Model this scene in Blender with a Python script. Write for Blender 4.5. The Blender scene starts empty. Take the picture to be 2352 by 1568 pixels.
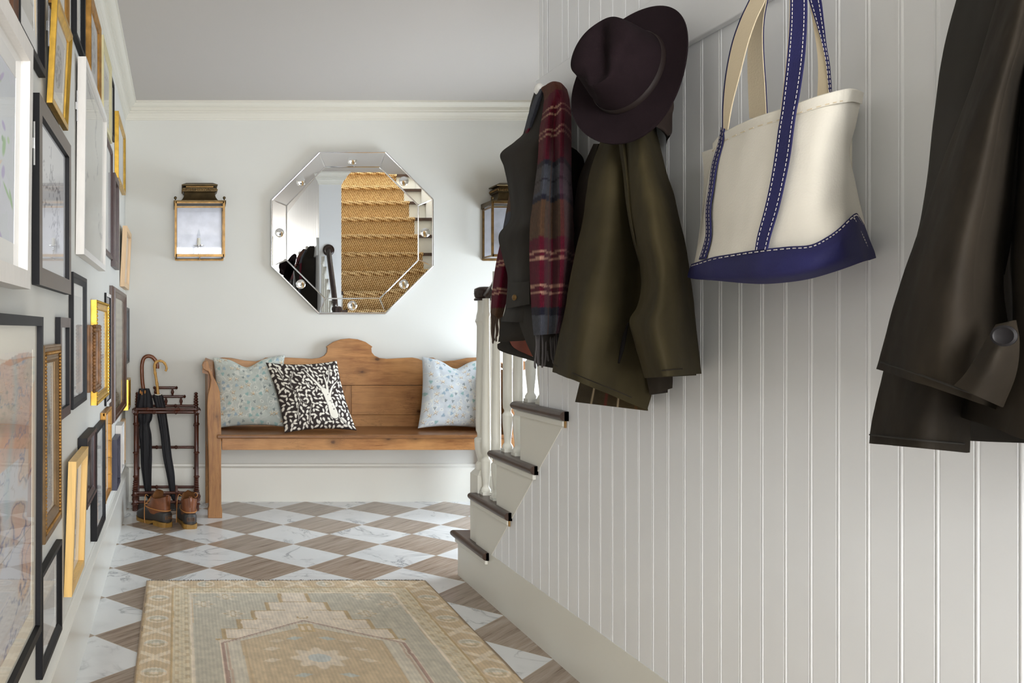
import bpy, bmesh, math, random
import numpy as np
from mathutils import Vector, Matrix, Quaternion

random.seed(4)
SC = bpy.context.scene
COL = SC.collection
PI = math.pi

# ------------------------------------------------------------------ camera
F = 2000.0            # focal length in pixels of the 2352 x 1568 photograph
VX, VY, EYE = 413.0, 757.0, 1.07
cam_data = bpy.data.cameras.new('camera')
cam = bpy.data.objects.new('camera', cam_data)
COL.objects.link(cam)
cam.location = (0, 0, EYE)
cam.rotation_euler = (PI / 2, 0, 0)
cam_data.sensor_width = 36.0
cam_data.lens = F / 2352 * 36
cam_data.shift_x = (1176 - VX) / 2352
cam_data.shift_y = (VY - 784) / 2352
cam_data.clip_start = 0.02
SC.camera = cam

# ------------------------------------------------------------------ world, lights, exposure
SC.view_settings.view_transform = 'Standard'
SC.view_settings.look = 'None'
SC.view_settings.gamma = 1.0
SC.view_settings.use_curve_mapping = False
SC.view_settings.exposure = 0.03
world = bpy.data.worlds.new('world')
SC.world = world
world.use_nodes = True
world.node_tree.nodes['Background'].inputs[0].default_value = (0.80, 0.88, 1.0, 1)
world.node_tree.nodes['Background'].inputs[1].default_value = 0.6


def area(name, loc, rot, sx, sy, power, color):
    d = bpy.data.lights.new(name, 'AREA')
    d.shape = 'RECTANGLE'
    d.size, d.size_y, d.energy, d.color = sx, sy, power, color
    o = bpy.data.objects.new(name, d)
    COL.objects.link(o)
    o.location = loc
    o.rotation_euler = rot
    return o


# daylight through the glazed side door right of the bench, the front window behind the camera, and the stairwell skylight
area('daylight_side_window', (2.72, 4.50, 0.85), (0, PI / 2, 0), 1.1, 1.3, 76, (0.78, 0.88, 1.0))
area('daylight_front_window', (0.42, -2.56, 1.40), (PI / 2, 0, 0), 1.3, 1.9, 228, (0.97, 0.975, 0.99))
area('daylight_skylight', (2.0, 1.4, 4.93), (0, 0, 0), 1.0, 1.9, 125, (0.97, 0.98, 1.0))


# ------------------------------------------------------------------ helpers
def s2l(c):
    return tuple((x / 12.92 if x <= 0.04045 else ((x + 0.055) / 1.055) ** 2.4) for x in c[:3])


def rgb(r, g, b):
    return s2l((r / 255, g / 255, b / 255)) + (1.0,)


def hx(a, x, y):
    """point on the plane X = a seen at pixel (x, y)"""
    Y = F * a / (x - VX)
    return Vector((a, Y, EYE - (y - VY) * Y / F))


def at(x, y, Y):
    return Vector(((x - VX) * Y / F, Y, EYE - (y - VY) * Y / F))


def wloc(o):
    v = Vector((0, 0, 0))
    while o is not None:
        v = v + o.location
        o = o.parent
    return v


class MB:
    def __init__(self):
        self.v, self.f = [], []

    def add(self, vs, fs):
        n = len(self.v)
        self.v += [tuple(p) for p in vs]
        self.f += [tuple(i + n for i in f) for f in fs]
        return self

    def box(self, x0, x1, y0, y1, z0, z1):
        vs = [(x, y, z) for z in (z0, z1) for y in (y0, y1) for x in (x0, x1)]
        return self.add(vs, [(0, 2, 3, 1), (4, 5, 7, 6), (0, 1, 5, 4), (2, 6, 7, 3), (0, 4, 6, 2), (1, 3, 7, 5)])

    def prism(self, pts, d):
        """planar polygon (3-D points) extruded by vector d"""
        n = len(pts)
        d = Vector(d)
        vs = [Vector(p) for p in pts] + [Vector(p) + d for p in pts]
        fs = [tuple(range(n))[::-1], tuple(range(n, 2 * n))]
        fs += [(i, (i + 1) % n, n + (i + 1) % n, n + i) for i in range(n)]
        return self.add(vs, fs)

    def lathe(self, prof, c, axis=(0, 0, 1), n=20, scale=(1, 1), fold=None):
        """prof: list of (r, t) along axis from c"""
        ax = Vector(axis).normalized()
        u = ax.orthogonal().normalized()
        if abs(ax.z) > 0.99:
            u = Vector((1, 0, 0))
        w = ax.cross(u)
        c = Vector(c)
        vs = []
        for r, t in prof:
            for k in range(n):
                a = 2 * PI * k / n
                rr = r * (1 + (fold(a, t) if fold else 0))
                vs.append(c + ax * t + u * (rr * math.cos(a) * scale[0]) + w * (rr * math.sin(a) * scale[1]))
        fs = []
        m = len(prof)
        for j in range(m - 1):
            for k in range(n):
                k2 = (k + 1) % n
                fs.append((j * n + k, j * n + k2, (j + 1) * n + k2, (j + 1) * n + k))
        fs.append(tuple(range(n))[::-1])
        fs.append(tuple((m - 1) * n + k for k in range(n)))
        return self.add(vs, fs)

    def ball(self, c, r, n=12, m=8, sc=(1, 1, 1)):
        prof = []
        vs = []
        c = Vector(c)
        for j in range(1, m):
            p = PI * j / m
            for k in range(n):
                a = 2 * PI * k / n
                vs.append(c + Vector((r * sc[0] * math.sin(p) * math.cos(a), r * sc[1] * math.sin(p) * math.sin(a), r * sc[2] * math.cos(p))))
        top = len(vs)
        vs += [c + Vector((0, 0, r * sc[2])), c - Vector((0, 0, r * sc[2]))]
        fs = []
        for j in range(m - 2):
            for k in range(n):
                k2 = (k + 1) % n
                fs.append((j * n + k, (j + 1) * n + k, (j + 1) * n + k2, j * n + k2))
        for k in range(n):
            k2 = (k + 1) % n
            fs.append((top, k, k2))
            fs.append((top + 1, (m - 2) * n + k2, (m - 2) * n + k))
        return self.add(vs, fs)

    def tube(self, pts, r, n=10, rads=None, flat=1.0):
        P = [Vector(p) for p in pts]
        m = len(P)
        vs = []
        prev = None
        for i, p in enumerate(P):
            t = (P[min(i + 1, m - 1)] - P[max(i - 1, 0)]).normalized()
            if prev is None:
                u = t.orthogonal().normalized()
            else:
                u = (prev - t * prev.dot(t)).normalized()
            prev = u
            w = t.cross(u)
            rr = rads[i] if rads else r
            for k in range(n):
                a = 2 * PI * k / n
                vs.append(p + u * (rr * math.cos(a)) + w * (rr * math.sin(a) * flat))
        fs = []
        for j in range(m - 1):
            for k in range(n):
                k2 = (k + 1) % n
                fs.append((j * n + k, j * n + k2, (j + 1) * n + k2, (j + 1) * n + k))
        fs.append(tuple(range(n))[::-1])
        fs.append(tuple((m - 1) * n + k for k in range(n)))
        return self.add(vs, fs)

    def build(self, name, m, parent=None, smooth=40, xf=None, bevel=0, sub=0):
        me = bpy.data.meshes.new(name)
        off = wloc(parent) if parent is not None else Vector((0, 0, 0))
        V = self.v if xf is None else [xf @ Vector(p) for p in self.v]
        me.from_pydata([tuple(Vector(p) - off) for p in V], [], self.f)
        bm = bmesh.new()
        bm.from_mesh(me)
        bmesh.ops.recalc_face_normals(bm, faces=bm.faces)
        if bevel:
            ed = [e for e in bm.edges if len(e.link_faces) == 2 and e.calc_face_angle(0) > math.radians(35)]
            bmesh.ops.bevel(bm, geom=ed, offset=bevel, segments=2, profile=0.5, affect='EDGES', clamp_overlap=True)
        bm.to_mesh(me)
        bm.free()
        return link(name, me, m, parent, smooth)


def link(name, me, m, parent=None, smooth=40):
    o = bpy.data.objects.new(name, me)
    COL.objects.link(o)
    if m is not None:
        for k in (m if isinstance(m, (list, tuple)) else [m]):
            me.materials.append(k)
    if parent is not None:
        o.parent = parent
    if smooth:
        me.shade_smooth()
        me.set_sharp_from_angle(angle=math.radians(smooth))
    return o


def thing(name, label, cat, loc=(0, 0, 0), group=None):
    o = bpy.data.objects.new(name, None)
    COL.objects.link(o)
    o.empty_display_size = 0.05
    o.location = loc
    return tag(o, label, cat, group)


def tag(o, label, cat, group=None):
    o['label'] = label
    o['category'] = cat
    if group:
        o['group'] = group
    return o


def struct(o):
    o['kind'] = 'structure'
    return o


def dup(o, loc, parent=None):
    c = o.copy()
    COL.objects.link(c)
    c.location = loc
    if parent is not None:
        c.parent = parent
    for ch in list(o.children):
        d = ch.copy()
        COL.objects.link(d)
        d.parent = c
    return c


def catmull(P, n, closed=False):
    """P (k, d) array -> (n, d) samples through the points"""
    P = np.asarray(P, float)
    k = len(P)
    if k == 2:
        t = np.linspace(0, 1, n)[:, None]
        return P[0] * (1 - t) + P[1] * t
    t = np.linspace(0, k - 1, n)
    i = np.clip(np.floor(t).astype(int), 0, k - 2)
    f = (t - i)[:, None]
    ext = np.vstack([2 * P[0] - P[1], P, 2 * P[-1] - P[-2]])
    p0, p1, p2, p3 = ext[i], ext[i + 1], ext[i + 2], ext[i + 3]
    return 0.5 * (2 * p1 + (p2 - p0) * f + (2 * p0 - 5 * p1 + 4 * p2 - p3) * f ** 2 + (3 * p1 - p0 - 3 * p2 + p3) * f ** 3)


def vnoise(x, y, seed=0):
    x = np.asarray(x, float)
    y = np.asarray(y, float)
    xi, yi = np.floor(x), np.floor(y)
    fx, fy = x - xi, y - yi
    fx, fy = fx * fx * (3 - 2 * fx), fy * fy * (3 - 2 * fy)

    def h(a, b):
        s = np.sin(a * 127.1 + b * 311.7 + seed * 74.7) * 43758.5453
        return s - np.floor(s)
    return (h(xi, yi) * (1 - fx) + h(xi + 1, yi) * fx) * (1 - fy) + (h(xi, yi + 1) * (1 - fx) + h(xi + 1, yi + 1) * fx) * fy


def fbm(x, y, seed=0, o=4):
    s, a, t = 0, 0.5, 0
    for k in range(o):
        s = s + a * vnoise(np.asarray(x) * 2 ** k, np.asarray(y) * 2 ** k, seed + k)
        t += a
        a *= 0.5
    return s / t


def lin(c):
    c = np.clip(c, 0, 1)
    return np.where(c <= 0.04045, c / 12.92, ((c + 0.055) / 1.055) ** 2.4)


def set_col(me, cols):
    """cols (n, 3) in sRGB 0..1"""
    a = me.color_attributes.new('Col', 'FLOAT_COLOR', 'POINT')
    c = np.ones((len(me.vertices), 4), np.float32)
    c[:, :3] = lin(cols)
    a.data.foreach_set('color', c.ravel())


def grid_faces(nv, nu, off=0, wrap=False):
    fs = []
    for j in range(nv - 1):
        for i in range(nu - 1):
            a = off + j * nu + i
            fs.append((a, a + 1, a + nu + 1, a + nu))
        if wrap:
            a = off + j * nu + nu - 1
            fs.append((a, off + j * nu, off + (j + 1) * nu, a + nu))
    return fs


# ------------------------------------------------------------------ materials
def newmat(name):
    m = bpy.data.materials.new(name)
    m.use_nodes = True
    nt = m.node_tree
    return m, nt, nt.nodes['Principled BSDF']


def mixc(nt, fac, a, b):
    n = nt.nodes.new('ShaderNodeMix')
    n.data_type = 'RGBA'
    for sock, val in ((n.inputs[0], fac), (n.inputs[6], a), (n.inputs[7], b)):
        if isinstance(val, bpy.types.NodeSocket):
            nt.links.new(val, sock)
        else:
            sock.default_value = val
    return n.outputs[2]


def math_n(nt, op, a, b=None, c=None):
    n = nt.nodes.new('ShaderNodeMath')
    n.operation = op
    for k, val in enumerate((a, b, c)):
        if val is None:
            continue
        if isinstance(val, bpy.types.NodeSocket):
            nt.links.new(val, n.inputs[k])
        else:
            n.inputs[k].default_value = val
    return n.outputs[0]


def noise_n(nt, scale, detail=3, vec=None, rough=0.5, dist=0.0, stretch=None):
    if vec is None:
        tc = nt.nodes.new('ShaderNodeNewGeometry')
        vec = tc.outputs['Position']
    if stretch is not None:
        mp = nt.nodes.new('ShaderNodeMapping')
        nt.links.new(vec, mp.inputs[0])
        mp.inputs['Scale'].default_value = stretch
        vec = mp.outputs[0]
    n = nt.nodes.new('ShaderNodeTexNoise')
    n.inputs['Scale'].default_value = scale
    n.inputs['Detail'].default_value = detail
    n.inputs['Roughness'].default_value = rough
    n.inputs['Distortion'].default_value = dist
    nt.links.new(vec, n.inputs['Vector'])
    return n.outputs[0]


def ramp(nt, fac, stops):
    n = nt.nodes.new('ShaderNodeValToRGB')
    e = n.color_ramp.elements
    while len(e) < len(stops):
        e.new(0.5)
    for k, (p, c) in enumerate(stops):
        e[k].position = p
        e[k].color = c if len(c) == 4 else tuple(c) + (1,)
    nt.links.new(fac, n.inputs[0])
    return n.outputs[0]


def bump_n(nt, bsdf, h, strength, dist=0.002):
    n = nt.nodes.new('ShaderNodeBump')
    n.inputs['Strength'].default_value = strength
    n.inputs['Distance'].default_value = dist
    nt.links.new(h, n.inputs['Height'])
    nt.links.new(n.outputs[0], bsdf.inputs['Normal'])


def plain(name, col, rough=0.5, metal=0.0, var=0.0, vscale=8, bump=0.0, bscale=200, spec=0.5, stretch=None):
    m, nt, b = newmat(name)
    b.inputs['Roughness'].default_value = rough
    b.inputs['Metallic'].default_value = metal
    b.inputs['Specular IOR Level'].default_value = spec
    if var:
        f = noise_n(nt, vscale, 4, stretch=stretch)
        lo = tuple(max(0, c * (1 - var)) for c in col[:3]) + (1,)
        hi = tuple(min(1, c * (1 + var)) for c in col[:3]) + (1,)
        r = ramp(nt, f, [(0.3, lo), (0.7, hi)])
        nt.links.new(r, b.inputs['Base Color'])
    else:
        b.inputs['Base Color'].default_value = col
    if bump:
        bump_n(nt, b, noise_n(nt, bscale, 2), bump)
    return m


def attr_mat(name, rough=0.8, bump=0.0, bscale=300, sheen=0.0, spec=0.3, stretch=None):
    m, nt, b = newmat(name)
    a = nt.nodes.new('ShaderNodeAttribute')
    a.attribute_name = 'Col'
    nt.links.new(a.outputs['Color'], b.inputs['Base Color'])
    b.inputs['Roughness'].default_value = rough
    b.inputs['Specular IOR Level'].default_value = spec
    if sheen:
        b.inputs['Sheen Weight'].default_value = sheen
    if bump:
        bump_n(nt, b, noise_n(nt, bscale, 2, stretch=stretch), bump, 0.003)
    return m


def wood(name, base, dark, stretch, rough=0.5, knots=0.0, scale=1.0, streak=0.6, spec=0.4, worn=None):
    """grain runs along the axis with the smallest stretch value"""
    m, nt, b = newmat(name)
    f = noise_n(nt, 14 * scale, 6, stretch=stretch, rough=0.6, dist=0.6)
    f2 = noise_n(nt, 70 * scale, 3, stretch=stretch, rough=0.6)
    fm = math_n(nt, 'ADD', math_n(nt, 'MULTIPLY', f, 0.7), math_n(nt, 'MULTIPLY', f2, 0.3))
    c = ramp(nt, fm, [(0.5 - streak * 0.35, dark), (0.5 + streak * 0.25, base)])
    ck = noise_n(nt, 9 * scale, 5, stretch=tuple(s * 2.2 for s in stretch), rough=0.7, dist=1.2)
    cf = ramp(nt, math_n(nt, 'ABSOLUTE', math_n(nt, 'SUBTRACT', ck, 0.5)), [(0.0, (0.75, 0.75, 0.75, 1)), (0.012, (0.2, 0.2, 0.2, 1)), (0.03, (0, 0, 0, 1))])
    if worn:
        wn = noise_n(nt, 3.2, 4)
        wf = ramp(nt, wn, [(0.42, (0, 0, 0, 1)), (0.66, (0.7, 0.7, 0.7, 1))])
        c = mixc(nt, wf, c, worn)
    if knots:
        pat = ramp(nt, noise_n(nt, 4.5, 2), [(0.50, (0, 0, 0, 1)), (0.62, (1, 1, 1, 1))])
        c = mixc(nt, math_n(nt, 'MULTIPLY', cf, pat), c, tuple(x * 0.3 for x in dark[:3]) + (1,))
        g = nt.nodes.new('ShaderNodeNewGeometry')
        mp = nt.nodes.new('ShaderNodeMapping')
        nt.links.new(g.outputs['Position'], mp.inputs[0])
        k = 5.0
        mp.inputs['Rotation'].default_value = (-PI / 2, 0, 0)     # knots are laid out over the upright face (X, Z)
        mp.inputs['Scale'].default_value = (k * (0.6 if stretch[0] < 1 else 1.0), k, k)
        mp.inputs['Location'].default_value = (0.37, 0.21, 0)
        vo = nt.nodes.new('ShaderNodeTexVoronoi')
        vo.voronoi_dimensions = '2D'
        vo.inputs['Scale'].default_value = 1.0
        nt.links.new(mp.outputs[0], vo.inputs['Vector'])
        d = math_n(nt, 'ADD', vo.outputs['Distance'], math_n(nt, 'MULTIPLY', noise_n(nt, 40, 2), 0.06))
        kf = ramp(nt, d, [(0.05, (1, 1, 1, 1)), (0.085, (0.45, 0.45, 0.45, 1)), (0.20, (0, 0, 0, 1))])
        kc = tuple(x * 0.35 for x in dark[:3]) + (1,)
        c = mixc(nt, math_n(nt, 'MULTIPLY', kf, knots), c, kc)
    nt.links.new(c, b.inputs['Base Color'])
    b.inputs['Roughness'].default_value = rough
    b.inputs['Specular IOR Level'].default_value = spec
    bump_n(nt, b, f2, 0.15, 0.001)
    return m


def glass_mat(name, gloss_rough=0.02, tint=(1, 1, 1, 1), ior=1.5):
    m = bpy.data.materials.new(name)
    m.use_nodes = True
    nt = m.node_tree
    nt.nodes.clear()
    out = nt.nodes.new('ShaderNodeOutputMaterial')
    mix = nt.nodes.new('ShaderNodeMixShader')
    tr = nt.nodes.new('ShaderNodeBsdfTransparent')
    tr.inputs[0].default_value = tint
    gl = nt.nodes.new('ShaderNodeBsdfGlossy')
    gl.inputs['Roughness'].default_value = gloss_rough
    fr = nt.nodes.new('ShaderNodeFresnel')
    fr.inputs[0].default_value = ior
    g = nt.nodes.new('ShaderNodeNewGeometry')
    # a pane is one thin sheet: both of its sides reflect as air-to-glass
    inv = math_n(nt, 'SUBTRACT', 1.0, g.outputs['Backfacing'])
    fac = math_n(nt, 'MULTIPLY', fr.outputs[0], inv)
    nt.links.new(fac, mix.inputs[0])
    nt.links.new(tr.outputs[0], mix.inputs[1])
    nt.links.new(gl.outputs[0], mix.inputs[2])
    nt.links.new(mix.outputs[0], out.inputs[0])
    return m


M = {}
M['wall'] = plain('wall_paint', rgb(214, 213, 206), 0.75, var=0.015, vscale=2.5, spec=0.2)
M['crown'] = plain('crown_paint', rgb(213, 209, 196), 0.5, var=0.01, vscale=3)
M['trim'] = plain('trim_paint', rgb(229, 227, 218), 0.24, var=0.01, vscale=3)
M['board'] = plain('beadboard_paint', rgb(233, 234, 235), 0.27, var=0.012, vscale=4)
M['stair_white'] = plain('stair_paint', rgb(224, 222, 212), 0.4, var=0.012, vscale=3)
M['ceiling'] = plain('ceiling_paint', rgb(192, 187, 181), 0.85, spec=0.1)
M['tread'] = wood('stained_oak', rgb(80, 60, 48), rgb(46, 33, 27), (1, 1, 1), 0.30, streak=0.7)
M['rail'] = plain('dark_polished_rail', rgb(44, 26, 20), 0.22, var=0.2, vscale=9, stretch=(8, 1, 1))
M['bare_wood'] = plain('bare_wood', rgb(150, 116, 66), 0.7)
M['pine'] = wood('old_pine', rgb(182, 128, 74), rgb(118, 70, 34), (0.35, 4, 4), 0.42, knots=0.9, worn=rgb(192, 142, 88))
M['pine_up'] = wood('old_pine_upright', rgb(170, 120, 68), rgb(112, 68, 36), (4, 4, 0.35), 0.45, knots=0.7, worn=rgb(172, 126, 78))
M['pine_seat'] = wood('old_pine_seat', rgb(142, 98, 58), rgb(104, 66, 36), (0.35, 4, 4), 0.34, knots=0.25)
M['bamboo_dark'] = plain('dark_stained_bamboo', rgb(74, 36, 22), 0.3, var=0.3, vscale=20)
M['bamboo_pale'] = plain('pale_bamboo', rgb(196, 150, 76), 0.35, var=0.22, vscale=60)
M['crook'] = plain('polished_brown_wood', rgb(112, 62, 32), 0.28, var=0.15, vscale=30)
M['black_cloth'] = plain('black_umbrella_cloth', rgb(22, 22, 27), 0.7, bump=0.2, bscale=60)
M['black_metal'] = plain('black_metal', rgb(20, 20, 22), 0.35)
M['leather'] = plain('tan_leather', rgb(112, 64, 34), 0.42, var=0.22, vscale=25, bump=0.25, bscale=150)
M['leather_in'] = plain('leather_lining', rgb(124, 82, 44), 0.6, var=0.2, vscale=30)
M['rubber'] = plain('dark_rubber', rgb(46, 42, 39), 0.5, var=0.12, vscale=20)
M['gum'] = plain('gum_sole', rgb(140, 104, 42), 0.6, var=0.1, vscale=30)
M['lace'] = plain('rawhide_lace', rgb(176, 120, 62), 0.6)
M['brass'] = plain('aged_brass', rgb(118, 92, 56), 0.36, 0.9, var=0.35, vscale=30)
M['brass_dark'] = plain('dark_bronze', rgb(84, 70, 46), 0.4, 0.85, var=0.3, vscale=22)
M['chrome'] = plain('polished_silver', (0.82, 0.82, 0.83, 1), 0.08, 1.0)
M['mirror'] = plain('mirror_silvering', (0.93, 0.94, 0.94, 1), 0.0, 1.0)
M['antique'] = plain('antique_mirror_plate', (0.50, 0.51, 0.56, 1), 0.4, 0.35, var=0.10, vscale=20)
M['candle'] = plain('candle_sleeve', rgb(238, 232, 215), 0.5)
M['glass'] = glass_mat('picture_glass')
M['glass_lamp'] = glass_mat('lantern_glass', 0.02, (0.93, 0.94, 0.95, 1))
M['glass_window'] = glass_mat('window_glass', 0.0)
M['felt'] = plain('brown_felt', rgb(31, 22, 25), 0.95, var=0.14, vscale=14, bump=0.35, bscale=420, spec=0.1)
M['hat_band'] = plain('hat_band_leather', rgb(30, 21, 19), 0.6, spec=0.25)
M['wax_olive'] = plain('waxed_olive_cotton', rgb(57, 50, 31), 0.8, var=0.3, vscale=6, bump=0.3, bscale=60, spec=0.2)
M['wax_brown'] = plain('waxed_brown_cotton', rgb(37, 31, 23), 0.78, var=0.34, vscale=9, bump=0.35, bscale=45, spec=0.22)
M['wax_dark'] = plain('waxed_dark_lining', rgb(30, 26, 20), 0.85, var=0.2, vscale=8)
M['vest'] = plain('charcoal_waxed_cotton', rgb(40, 36, 31), 0.8, var=0.2, vscale=7, bump=0.2, bscale=60, spec=0.25)
M['vest_black'] = plain('near_black', rgb(18, 16, 15), 0.95, spec=0.04)
M['lining_rust'] = plain('rust_lining', rgb(140, 72, 56), 0.8, var=0.12, vscale=20)
M['cord'] = plain('corduroy_brown', rgb(44, 31, 25), 0.85)
M['navy'] = plain('navy_canvas', rgb(36, 36, 84), 0.72, var=0.12, vscale=14, bump=0.25, bscale=240, spec=0.3)
M['canvas'] = plain('cream_canvas', rgb(232, 227, 215), 0.85, var=0.03, vscale=10, bump=0.25, bscale=260, spec=0.2)
M['webbing'] = plain('cream_webbing', rgb(224, 208, 178), 0.85, bump=0.25, bscale=260, spec=0.2)
M['thread'] = plain('white_thread', rgb(214, 208, 200), 0.8)
M['peg'] = plain('white_peg_paint', rgb(238, 236, 230), 0.25)
M['dark_button'] = plain('dark_button', rgb(22, 20, 22), 0.45, spec=0.25)
M['attr_cloth'] = attr_mat('printed_cloth', 0.85, 0.15, 260, spec=0.2)
M['attr_wool'] = attr_mat('woven_wool', 0.95, 0.5, 420, sheen=0.05, spec=0.05)
M['attr_rug'] = attr_mat('knotted_wool_pile', 0.95, 0.6, 170, sheen=0.15, spec=0.05, stretch=(2.2, 1, 1))
M['attr_art'] = attr_mat('printed_paper', 0.8, spec=0.2)
M['mat_white'] = plain('white_mat_board', rgb(238, 237, 233), 0.85)
M['mat_cream'] = plain('cream_mat_board', rgb(226, 220, 204), 0.85)
M['f_white'] = plain('white_frame_wood', rgb(224, 220, 214), 0.45, var=0.03, vscale=20, stretch=(6, 6, 1))
M['f_black'] = plain('black_frame_wood', rgb(20, 20, 23), 0.5, var=0.1, vscale=12, spec=0.2)
M['f_taupe'] = plain('taupe_frame_face', rgb(92, 78, 68), 0.35, var=0.05, vscale=10)
M['f_gold'] = plain('gilded_wood', rgb(206, 164, 70), 0.33, 0.85, var=0.2, vscale=30)
M['f_oldgold'] = plain('aged_gilding', rgb(166, 122, 60), 0.42, 0.75, var=0.3, vscale=26)
M['f_bronze'] = plain('bronzed_moulding', rgb(128, 102, 70), 0.4, 0.45, var=0.2, vscale=26)
M['f_cream'] = plain('pale_champagne_gilding', rgb(214, 203, 158), 0.4, 0.35, var=0.08, vscale=20)
M['f_walnut'] = plain('walnut_moulding', rgb(78, 48, 28), 0.32, var=0.3, vscale=16, stretch=(6, 6, 1))
M['f_carved'] = plain('carved_walnut', rgb(126, 86, 46), 0.5, var=0.45, vscale=30)
M['f_maroon'] = plain('mahogany_frame', rgb(68, 44, 42), 0.35, var=0.15, vscale=20)
M['f_maple'] = plain('pale_maple', rgb(226, 186, 114), 0.42, var=0.1, vscale=14, stretch=(8, 8, 0.6))
M['f_ash'] = plain('pale_ash', rgb(222, 188, 146), 0.45, var=0.08, vscale=14, stretch=(8, 8, 0.6))
M['f_navy'] = plain('navy_box_frame', rgb(44, 44, 66), 0.4)
M['f_grey'] = plain('dark_grey_frame', rgb(62, 60, 58), 0.4)
M['hanger'] = plain('steel_hanger', (0.75, 0.75, 0.76, 1), 0.25, 1.0)


def floor_mat():
    m, nt, b = newmat('marble_and_travertine_tiles')
    D, X0, Y0 = 0.4325, -0.0820, 3.912
    g = nt.nodes.new('ShaderNodeNewGeometry')
    sp = nt.nodes.new('ShaderNodeSeparateXYZ')
    nt.links.new(g.outputs['Position'], sp.inputs[0])
    a = math_n(nt, 'DIVIDE', math_n(nt, 'SUBTRACT', sp.outputs[0], X0), D)
    c = math_n(nt, 'DIVIDE', math_n(nt, 'SUBTRACT', sp.outputs[1], Y0), D)
    p = math_n(nt, 'ADD', math_n(nt, 'ADD', a, c), 20.5)
    q = math_n(nt, 'ADD', math_n(nt, 'SUBTRACT', a, c), 20.5)
    ip, iq = math_n(nt, 'FLOOR', p), math_n(nt, 'FLOOR', q)
    fp, fq = math_n(nt, 'FRACT', p), math_n(nt, 'FRACT', q)
    par = math_n(nt, 'MODULO', math_n(nt, 'ADD', ip, iq), 2.0)          # 0 travertine, 1 marble
    # grout
    def edge(f):
        return math_n(nt, 'ABSOLUTE', math_n(nt, 'SUBTRACT', f, 0.5))
    e = math_n(nt, 'MAXIMUM', edge(fp), edge(fq))
    gr = math_n(nt, 'GREATER_THAN', e, 0.4945)
    # per tile random
    cm = nt.nodes.new('ShaderNodeCombineXYZ')
    nt.links.new(ip, cm.inputs[0])
    nt.links.new(iq, cm.inputs[1])
    wn = nt.nodes.new('ShaderNodeTexWhiteNoise')
    wn.noise_dimensions = '2D'
    nt.links.new(cm.outputs[0], wn.inputs['Vector'])
    # tile-local coordinates shifted by the random value
    lo = nt.nodes.new('ShaderNodeCombineXYZ')
    nt.links.new(fp, lo.inputs[0])
    nt.links.new(fq, lo.inputs[1])
    sc = nt.nodes.new('ShaderNodeVectorMath')
    sc.operation = 'SCALE'
    nt.links.new(wn.outputs['Color'], sc.inputs[0])
    sc.inputs['Scale'].default_value = 40.0
    ad = nt.nodes.new('ShaderNodeVectorMath')
    ad.operation = 'ADD'
    nt.links.new(lo.outputs[0], ad.inputs[0])
    nt.links.new(sc.outputs[0], ad.inputs[1])
    V = ad.outputs[0]
    # marble: thin grey veins
    n1 = noise_n(nt, 0.95, 5, V, 0.58, 0.9)
    vein = math_n(nt, 'ABSOLUTE', math_n(nt, 'SUBTRACT', n1, 0.5))
    n2 = noise_n(nt, 1.3, 3, V, 0.5)
    vc = ramp(nt, vein, [(0.0, (1, 1, 1, 1)), (0.010, (0.40, 0.40, 0.40, 1)), (0.035, (0, 0, 0, 1))])
    vm = math_n(nt, 'MULTIPLY', vc, ramp(nt, n2, [(0.42, (0, 0, 0, 1)), (0.60, (1, 1, 1, 1))]))
    marble = mixc(nt, math_n(nt, 'MULTIPLY', vm, 0.8), rgb(226, 227, 226), rgb(116, 118, 124))
    cloud = noise_n(nt, 2.2, 3, V, 0.5)
    marble = mixc(nt, ramp(nt, cloud, [(0.5, (0, 0, 0, 1)), (0.8, (0.45, 0.45, 0.45, 1))]), marble, rgb(196, 198, 198))
    # travertine: fine streaks along one side of the tile
    s1 = noise_n(nt, 1.0, 5, V, 0.6, 0.25, stretch=(0.9, 14, 1))
    s2 = noise_n(nt, 1.0, 4, V, 0.65, 0.1, stretch=(2.5, 60, 1))
    st = math_n(nt, 'ADD', math_n(nt, 'MULTIPLY', s1, 0.62), math_n(nt, 'MULTIPLY', s2, 0.38))
    trav = ramp(nt, st, [(0.34, rgb(110, 90, 72)), (0.43, rgb(146, 127, 110)), (0.52, rgb(160, 143, 127)), (0.64, rgb(176, 161, 146))])
    hs = nt.nodes.new('ShaderNodeHueSaturation')
    nt.links.new(math_n(nt, 'ADD', math_n(nt, 'MULTIPLY', wn.outputs['Value'], 0.20), 0.90), hs.inputs['Value'])
    nt.links.new(trav, hs.inputs['Color'])
    col = mixc(nt, par, hs.outputs[0], marble)
    col = mixc(nt, gr, col, rgb(176, 160, 140))
    nt.links.new(col, b.inputs['Base Color'])
    b.inputs['Roughness'].default_value = 0.24
    b.inputs['Specular IOR Level'].default_value = 0.45
    return m


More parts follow.
